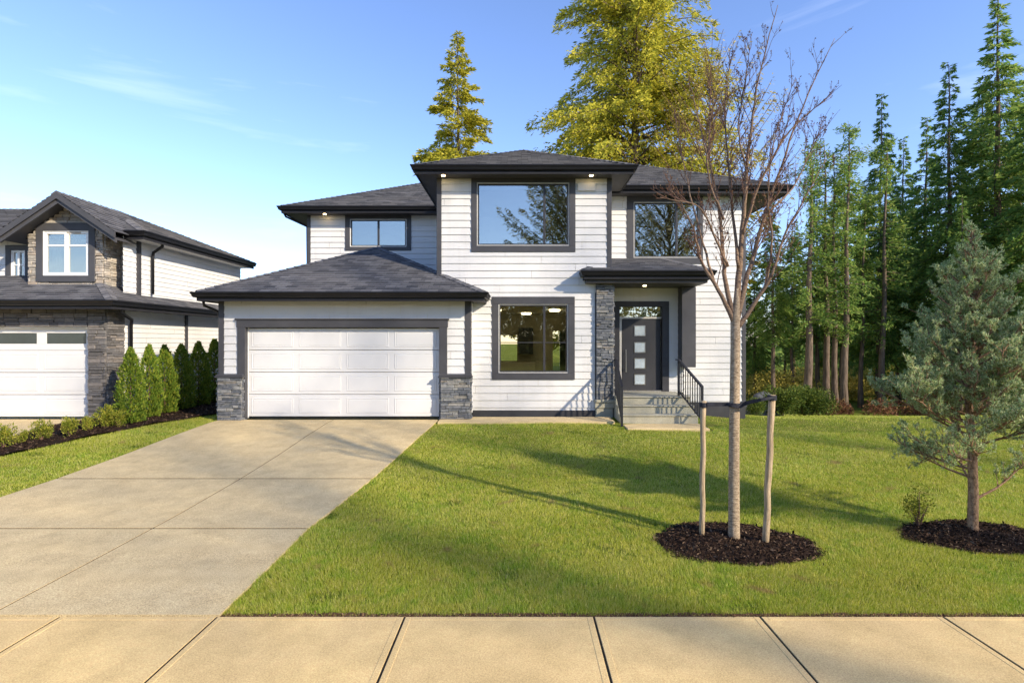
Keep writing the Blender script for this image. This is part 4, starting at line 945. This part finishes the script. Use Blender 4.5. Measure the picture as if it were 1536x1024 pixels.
# boulder
rg = np.random.default_rng(9); m = MB(); c = Vector((X_(1136, 21.5), 21.5, float(terrain(X_(1136, 21.5), 21.5))-.3)); N1, N2 = 14, 22
for i in range(N1+1):
    for j in range(N2):
        th = math.pi*i/N1; ph = 2*math.pi*j/N2; d = Vector((math.sin(th)*math.cos(ph), math.sin(th)*math.sin(ph), math.cos(th)))
        k = 1+.14*math.sin(4*d.x+2*d.y)+.10*math.sin(7*d.z+5*d.x)+.05*math.sin(13*d.y+9*d.x); m.v.append((c.x+d.x*.95*k, c.y+d.y*.7*k, c.z+d.z*1.05*k))
for i in range(N1):
    for j in range(N2): a = i*N2+j; b = i*N2+(j+1) % N2; m.f.append((a, b, b+N2, a+N2)); m.uv += [(0, 0)]*4
tag(m.build('boulder', M['rock'], None, True), 'grey boulder beside the right corner of the house', 'boulder')

# ---- staked bare tree
TD = TREE.y; tree = empty('bare_tree', TREE); tag(tree, 'young bare tree with bronze buds tied between two stakes on the lawn', 'tree')
tz = TREE.z
tk = MB(); q = lambda px, py, dy=0: at(px, py, TD+dy)
tk.tube([(TREE.x, TD, tz-.05), (TREE.x+.0, TD, tz+.12), q(1101, 700), q(1102, 600), q(1103, 520), q(1103, 474), q(1105, 452), q(1106, 432)], [.078, .066, .062, .058, .055, .055, .034, .018], 14)
tk.build('trunk', M['bark_young'], tree, True)
limbs = [
 ([(1102, 485), (1080, 440), (1055, 398), (1040, 345), (1022, 305), (1003, 282)], -.15, .030),
 ([(1101, 480), (1088, 420), (1082, 350), (1070, 270), (1050, 190), (1036, 130)], .30, .034),
 ([(1105, 470), (1110, 390), (1116, 310), (1124, 210), (1138, 120), (1166, 8)], .05, .042),
 ([(1106, 475), (1124, 405), (1146, 330), (1172, 250), (1208, 150), (1252, 58)], .25, .036),
 ([(1106, 492), (1138, 446), (1160, 405), (1180, 345), (1212, 290), (1238, 238)], -.3, .030),
 ([(1108, 400), (1098, 310), (1090, 220), (1088, 150), (1096, 76)], .4, .024),
 ([(1115, 350), (1140, 275), (1178, 205), (1212, 170), (1248, 142)], -.35, .022),
 ([(1070, 420), (1048, 340), (1030, 270), (1020, 215), (1012, 170)], .5, .018),
 ([(1092, 400), (1068, 345), (1048, 310), (1010, 300), (990, 296)], -.5, .018),
 ([(1150, 425), (1158, 360), (1152, 300), (1162, 210), (1192, 120)], -.55, .018),
 ([(1120, 260), (1108, 190), (1120, 110), (1128, 50)], .3, .016),
 ([(1150, 320), (1190, 280), (1220, 215), (1232, 190)], .45, .016),
 ([(1086, 330), (1062, 260), (1066, 180), (1075, 110)], -.25, .017),
]
lm = MB(); tw = MB(); LP, LD = [], []; rr = random.Random(12)
def smooth_pts(pts, n):
    out = []
    for i in range(n+1):
        f = i/n*(len(pts)-1); k = min(int(f), len(pts)-2); t_ = f-k
        p0 = pts[max(k-1, 0)]; p1 = pts[k]; p2 = pts[k+1]; p3 = pts[min(k+2, len(pts)-1)]
        out.append(.5*((2*p1)+(p2-p0)*t_+(2*p0-5*p1+4*p2-p3)*t_*t_+(3*p1-p0-3*p2+p3)*t_**3))
    return out
def twig(p, d, L, r, depth):
    n = 5; pts = [Vector(p)]; dd = Vector(d)
    for i in range(n):
        dd = (dd+Vector((rr.uniform(-.16, .16), rr.uniform(-.16, .16), rr.uniform(-.04, .20)))).normalized(); pts.append(pts[-1]+dd*L/n)
    tw.tube(pts, [max(.0016, r*(1-.75*i/n)) for i in range(n+1)], 4 if depth < 2 else 3, False)
    if depth < 2:
        for k in range(int(L/(.085 if depth == 1 else .105))):
            f = rr.uniform(.2, .95); i = min(int(f*n), n-1); b = pts[i].lerp(pts[i+1], f*n-i); ax_ = (pts[i+1]-pts[i]).normalized()
            s = Vector((rr.gauss(0, 1), rr.gauss(0, 1), rr.gauss(.2, .6))).normalized(); nd = (ax_*.8+s*.65+Vector((0, 0, .25))).normalized()
            twig(b, nd, L*rr.uniform(.28, .55)*(1.15-f*.5), r*.5, depth+1)
    if depth >= 1:
        for k in range(max(2, int(L/.045))):
            f = rr.random()**.6; i = min(int(f*n), n-1); b = pts[i].lerp(pts[i+1], f*n-i)
            for _ in range(rr.choice((1, 1, 2, 3))): LP.append(tuple(b)); LD.append((rr.gauss(0, .7), rr.gauss(0, .7), rr.gauss(.25, .7)))
for pl, dy, r0 in limbs:
    pts = [at(px, py, TD+dy*(i/(len(pl)-1))**1.0+(0 if i == 0 else rr.uniform(-.04, .04))) for i, (px, py) in enumerate(pl)]
    sp_ = smooth_pts(pts, 22); n = 22
    sp_ = [p+Vector((rr.uniform(-.008, .008), rr.uniform(-.008, .008), 0)) if i else p for i, p in enumerate(sp_)]
    lm.tube(sp_, [max(.003, r0*(1.12 if r0 > .028 else 1)*(1-(i/n)**.75*.93)) for i in range(n+1)], 8)
    Lt = sum((sp_[i+1]-sp_[i]).length for i in range(n))
    for k in range(int(Lt/.12)):
        f = rr.uniform(.22, .97); i = min(int(f*n), n-1); b = sp_[i].lerp(sp_[i+1], f*n-i); ax_ = (sp_[i+1]-sp_[i]).normalized()
        s = Vector((rr.gauss(0, 1), rr.gauss(0, 1), rr.gauss(0, .3))).normalized(); nd = (ax_*.9+s*.6+Vector((0, 0, .3))).normalized()
        twig(b, nd, rr.uniform(.25, .68)*(1.25-f*.75), .0065*(1.2-f*.6), 0)
lm.build('limbs', M['bark_limb'], tree, True); tw.build('twigs', M['bark_twig'], tree, True)
rg = np.random.default_rng(4); LP = np.array(LP)-np.array(TREE); LD = unit(np.array(LD)); l = rg.uniform(.011, .028, len(LP)); np_mesh('buds', leaf_quads(LP, LD, l, l*.55, rg), 4, M['bud'], tree)
# stakes
GK = 'wooden stakes holding the bare tree'
def stake(px0, py0, px1, py1, r, label):
    b = ghit(px0, py0); top = at(px1, py1, b.y); o = MB(); n = 8
    pts = [b.lerp(top, k/n)+Vector((.006*math.sin(k*2.1+px0), .005*math.cos(k*1.7), 0)) for k in range(n+1)]; pts[0].z -= .08
    o.tube(pts, [r*(1+.05*math.sin(k*1.9)) for k in range(n+1)], 10); o_ = o.build('stake', M['stake'], None, True); tag(o_, label, 'stake', GK); return top
lt = stake(1053, 809, 1055, 601, .033, 'straight round stake left of the bare tree trunk')
rt = stake(1148, 820, 1158, 592, .038, 'knotty leaning stake right of the bare tree trunk')
sb = MB(); tr_ = at(1101, 606, TD)
def strap(pts, w=.045, th=.012):
    pts = smooth_pts([Vector(p) for p in pts], 24)
    for i in range(24):
        f = i/24; tw_ = .55+.45*abs(math.cos(f*5)); sb.bar(pts[i], pts[i+1]+(pts[i+1]-pts[i])*.05, th, w*tw_)
y1 = TD-.075
strap([lt+Vector((.03, -.045, -.04)), lt+Vector((.25, -.06, -.035)), tr_+Vector((-.07, -.07, .0)), tr_+Vector((.02, -.085, -.02)), tr_+Vector((.12, -.06, .02)), rt+Vector((-.16, -.07, -.05)), rt+Vector((.02, -.06, -.02))])
for c_, rr_, zz in ((lt, .048, -.045), (rt, .052, -.03)): sb.tube([c_+Vector((0, 0, zz-.03)), c_+Vector((0, 0, zz+.025))], [rr_, rr_], 12)
sb.tube([tr_+Vector((0, 0, -.03)), tr_+Vector((.0, 0, .015))], [.068, .068], 12)
tag(sb.build('tree_tie', M['strap']), 'black rubber strap looped from stake to stake around the trunk', 'strap')

# ---- blue pine at right
PD = pb.y; pine = empty('pine_tree', pb); tag(pine, 'young blue-green pine with bare lower limbs in mulch at right', 'tree')
ppm = F/PD; Hh = Z_(336, PD)-pb.z; z = pb.z
tk = MB(); tk.tube([(pb.x, PD, z-.05), (pb.x+.0, PD, z+.1)]+[at(px, py, PD) for px, py in ((1460, 740), (1458, 660), (1452, 600), (1455, 540), (1462, 470), (1468, 410), (1460, 350))], [.075, .058, .054, .047, .040, .032, .023, .015, .005], 12)
rr = random.Random(33); rg = np.random.default_rng(33); CP, CD, CL = [], [], []
def pbranch(p, d, L, r, depth, dens, low):
    n = 6; pts = [Vector(p)]; dd = Vector(d).normalized()
    for i in range(n):
        dd = (dd+Vector((rr.uniform(-.18, .18), rr.uniform(-.18, .18), rr.uniform(-.05, .24)))).normalized(); pts.append(pts[-1]+dd*L/n)
    tk.tube(pts, [max(.0025, r*(1-.8*i/n)) for i in range(n+1)], 5 if depth == 0 else 3, False)
    if depth < 2:
        k = int(L/(.05 if depth == 0 else .06))
        for j in range(k):
            f = rr.uniform(.22 if not low else .35, 1); i = min(int(f*n), n-1); b = pts[i].lerp(pts[i+1], f*n-i); ax_ = (pts[i+1]-pts[i]).normalized()
            s = Vector((rr.gauss(0, 1), rr.gauss(0, 1), rr.gauss(.25, .55))).normalized(); pbranch(b, ax_*.8+s*.75, L*rr.uniform(.2, .42)*(1.15-f*.4), r*.4, depth+1, dens, low)
    if depth >= 1:
        m = max(2, int(L/.035*dens))
        for j in range(m):
            f = rr.uniform(.3, 1); i = min(int(f*n), n-1); CP.append(tuple(pts[i].lerp(pts[i+1], f*n-i))); CD.append(tuple((pts[i+1]-pts[i]).normalized()))
tops = 1.0; N = 120
for b in range(N):
    t_ = b/N; h = .42+(Hh-.50)*t_**.85; tt = h/Hh; az = b*2.399+rr.uniform(-.3, .3)
    R_ = 1.26*max(.10, min(1, ((1-tt)*1.5)**.85))*rr.uniform(.7, 1.08)
    if h < .9: R_ *= .82
    if h < 1.05 and b % 3: continue
    low = h < 1.05; el = .05+.75*tt if not low else rr.uniform(-.05, .25)
    p = Vector((pb.x-.0+.02*math.sin(h*3), PD, z+h)); pbranch(p, Vector((math.cos(az), math.sin(az), el)), R_*(.8 if tt > .8 else .92), .016*(1.15-tt*.6)+.002, 0, .28 if low else 1.0, low)
pbranch(Vector((pb.x+.0, PD, z+Hh-.35)), Vector((0, 0, 1)), .33, .008, 0, 1.2, False)
tk.build('trunk', M['bark_pine'], pine, True)
CP = np.array(CP)-np.array(pb); CD = np.array(CD)
if len(CP) > 62000: k = rg.choice(len(CP), 62000, False); CP, CD = CP[k], CD[k]
nn = 11; P = np.repeat(CP, nn, 0)+rg.normal(size=(len(CP)*nn, 3))*.008; D_ = unit(np.repeat(CD, nn, 0)*.75+rg.normal(size=P.shape)*.62+np.array([0, 0, .25])); l = rg.uniform(.02, .045, len(P)); np_mesh('needles', leaf_quads(P, D_, l, l*.17+.003, rg), 4, M['pine'], pine)
print('pine clumps', len(CP))
# small shrub near pine
sp0 = ghit(1379, 792); tr, V = bush_mesh(101, .40, .62, 900, .03, 12, .6); ssh = proto(tr, V, M['bark_twig'], M['shrub'])
put_tree('sapling', ssh, sp0, .4, 1.0, 'tiny sparse shrub at the left end of the mulch under the pine', 'shrub')

# ---- trees across the street (seen reflected in the windows, dappling the light)
st_pr = [proto(*conifer(201, 16, 4.6, .22, 190, 420, .2, None, .0, .45, .35, .24, .5, True), M['bark_fir'], M['street_leaf']),
         proto(*conifer(203, 13, 3.4, .56, 46, 15, .18, None, .0, .5, .4, .2, .5, True), M['bark_fir'], M['street_leaf']), proto(*conifer(202, 13, 3.2, .55, 50, 28, .2, None, .0, .5, .4, .2, .5, True), M['bark_fir'], M['street_leaf'])]
def streetwood(rg, n):
    C = rg.uniform(0, 1, (170, 3)); cx = -45+C[:, 0]*110; cy = -34-C[:, 1]*10; h = 6+C[:, 2]*6
    i = rg.integers(0, 170, n); t = rg.uniform(0, 1, n); a = rg.uniform(0, 6.28, n); r = (1-t)**.5*3.0*rg.uniform(.4, 1, n)
    return np.stack([cx[i]+r*np.cos(a), cy[i]+r*np.sin(a), -.5+t*h[i]], 1)
scatter_leaf('street_woods', 90000, streetwood, .6, M['street_leaf'], 66, 'dark belt of trees across the street reflected in the windows', 'woods')
GT = 'trees across the street'
for k, (x, y, s, v, lb) in enumerate(((5, -21, 1.4, 0, 'leafy tree across the street opposite the entry'), (15, -23, 1.35, 0, 'full tree across the street opposite the right end of the lot'), (-13, -30, .7, 1, 'small tree across the street opposite the garage'),
     (27.5, -10.5, 1.95, 1, 'very tall thin tree across the street to the right that throws dappled shade'), (33, -8.5, 1.9, 2, 'outermost tall feathery tree far right across the street'), (27, -15, 1.9, 2, 'tall feathery tree behind the very tall thin one across the street'))):
    put_tree('street_tree', st_pr[v], (x, y, -.5), k*1.9, s, lb, 'tree', GT)

# ================================================================== CAMERA, LIGHT, WORLD
cam = bpy.data.cameras.new('camera'); co = bpy.data.objects.new('camera', cam); col.objects.link(co)
co.location = (0, 0, CAMZ); co.rotation_euler = (math.radians(90), 0, 0); cam.sensor_width = 36; cam.lens = F/1536*36; cam.shift_x = -(VX-768)/1536; cam.clip_end = 2000; cam.clip_start = .05
scene.camera = co
sv = Vector((.79, -.61, .50)).normalized(); el = math.asin(sv.z)
sun = bpy.data.lights.new('sun', 'SUN'); so = bpy.data.objects.new('sun', sun); col.objects.link(so); sun.energy = 3.5; sun.angle = math.radians(.9); sun.color = (1, .86, .66)
sun.angle = math.radians(1.2); so.rotation_euler = sv.to_track_quat('Z', 'Y').to_euler()
w = bpy.data.worlds.new('World'); scene.world = w; w.use_nodes = True; nt = w.node_tree; bg = nt.nodes['Background']
sky = nt.nodes.new('ShaderNodeTexSky'); sky.sky_type = 'NISHITA'; sky.sun_disc = False; sky.sun_elevation = el; sky.sun_rotation = math.atan2(sv.x, sv.y); sky.air_density = 1.0; sky.dust_density = .15; sky.ozone_density = 2.6
tc = nt.nodes.new('ShaderNodeTexCoord'); mp = nt.nodes.new('ShaderNodeMapping'); mp.inputs['Scale'].default_value = (1.5, 1.5, 9); nz = nt.nodes.new('ShaderNodeTexNoise'); nz.inputs['Scale'].default_value = 1.5; nz.inputs['Detail'].default_value = 7; nz.inputs['Roughness'].default_value = .55; nz.inputs['Distortion'].default_value = .4
rp = nt.nodes.new('ShaderNodeValToRGB'); rp.color_ramp.elements[0].position = .57; rp.color_ramp.elements[1].position = .95; rp.color_ramp.elements[1].color = (.36, .36, .36, 1)
mx = nt.nodes.new('ShaderNodeMix'); mx.data_type = 'RGBA'; mx.inputs[7].default_value = (6.2, 6.5, 7.2, 1)
L = nt.links.new; tn = nt.nodes.new('ShaderNodeMix'); tn.data_type = 'RGBA'; tn.blend_type = 'MULTIPLY'; tn.inputs[0].default_value = 1; tn.inputs[7].default_value = (.84, .82, .96, 1); hs = nt.nodes.new('ShaderNodeHueSaturation'); hs.inputs['Saturation'].default_value = 1.02; L(sky.outputs[0], hs.inputs['Color']); L(hs.outputs[0], tn.inputs[6]); L(tc.outputs['Generated'], mp.inputs[0]); L(mp.outputs[0], nz.inputs['Vector']); L(nz.outputs['Fac'], rp.inputs[0]); L(rp.outputs[0], mx.inputs[0]); L(tn.outputs[2], mx.inputs[6]); L(mx.outputs[2], bg.inputs[0]); bg.inputs[1].default_value = .15
scene.render.engine = 'CYCLES'; scene.cycles.max_bounces = 8; scene.cycles.transparent_max_bounces = 16
vs = scene.view_settings; vs.view_transform = 'Standard'; vs.look = 'None'; vs.gamma = 1; vs.exposure = 1.15
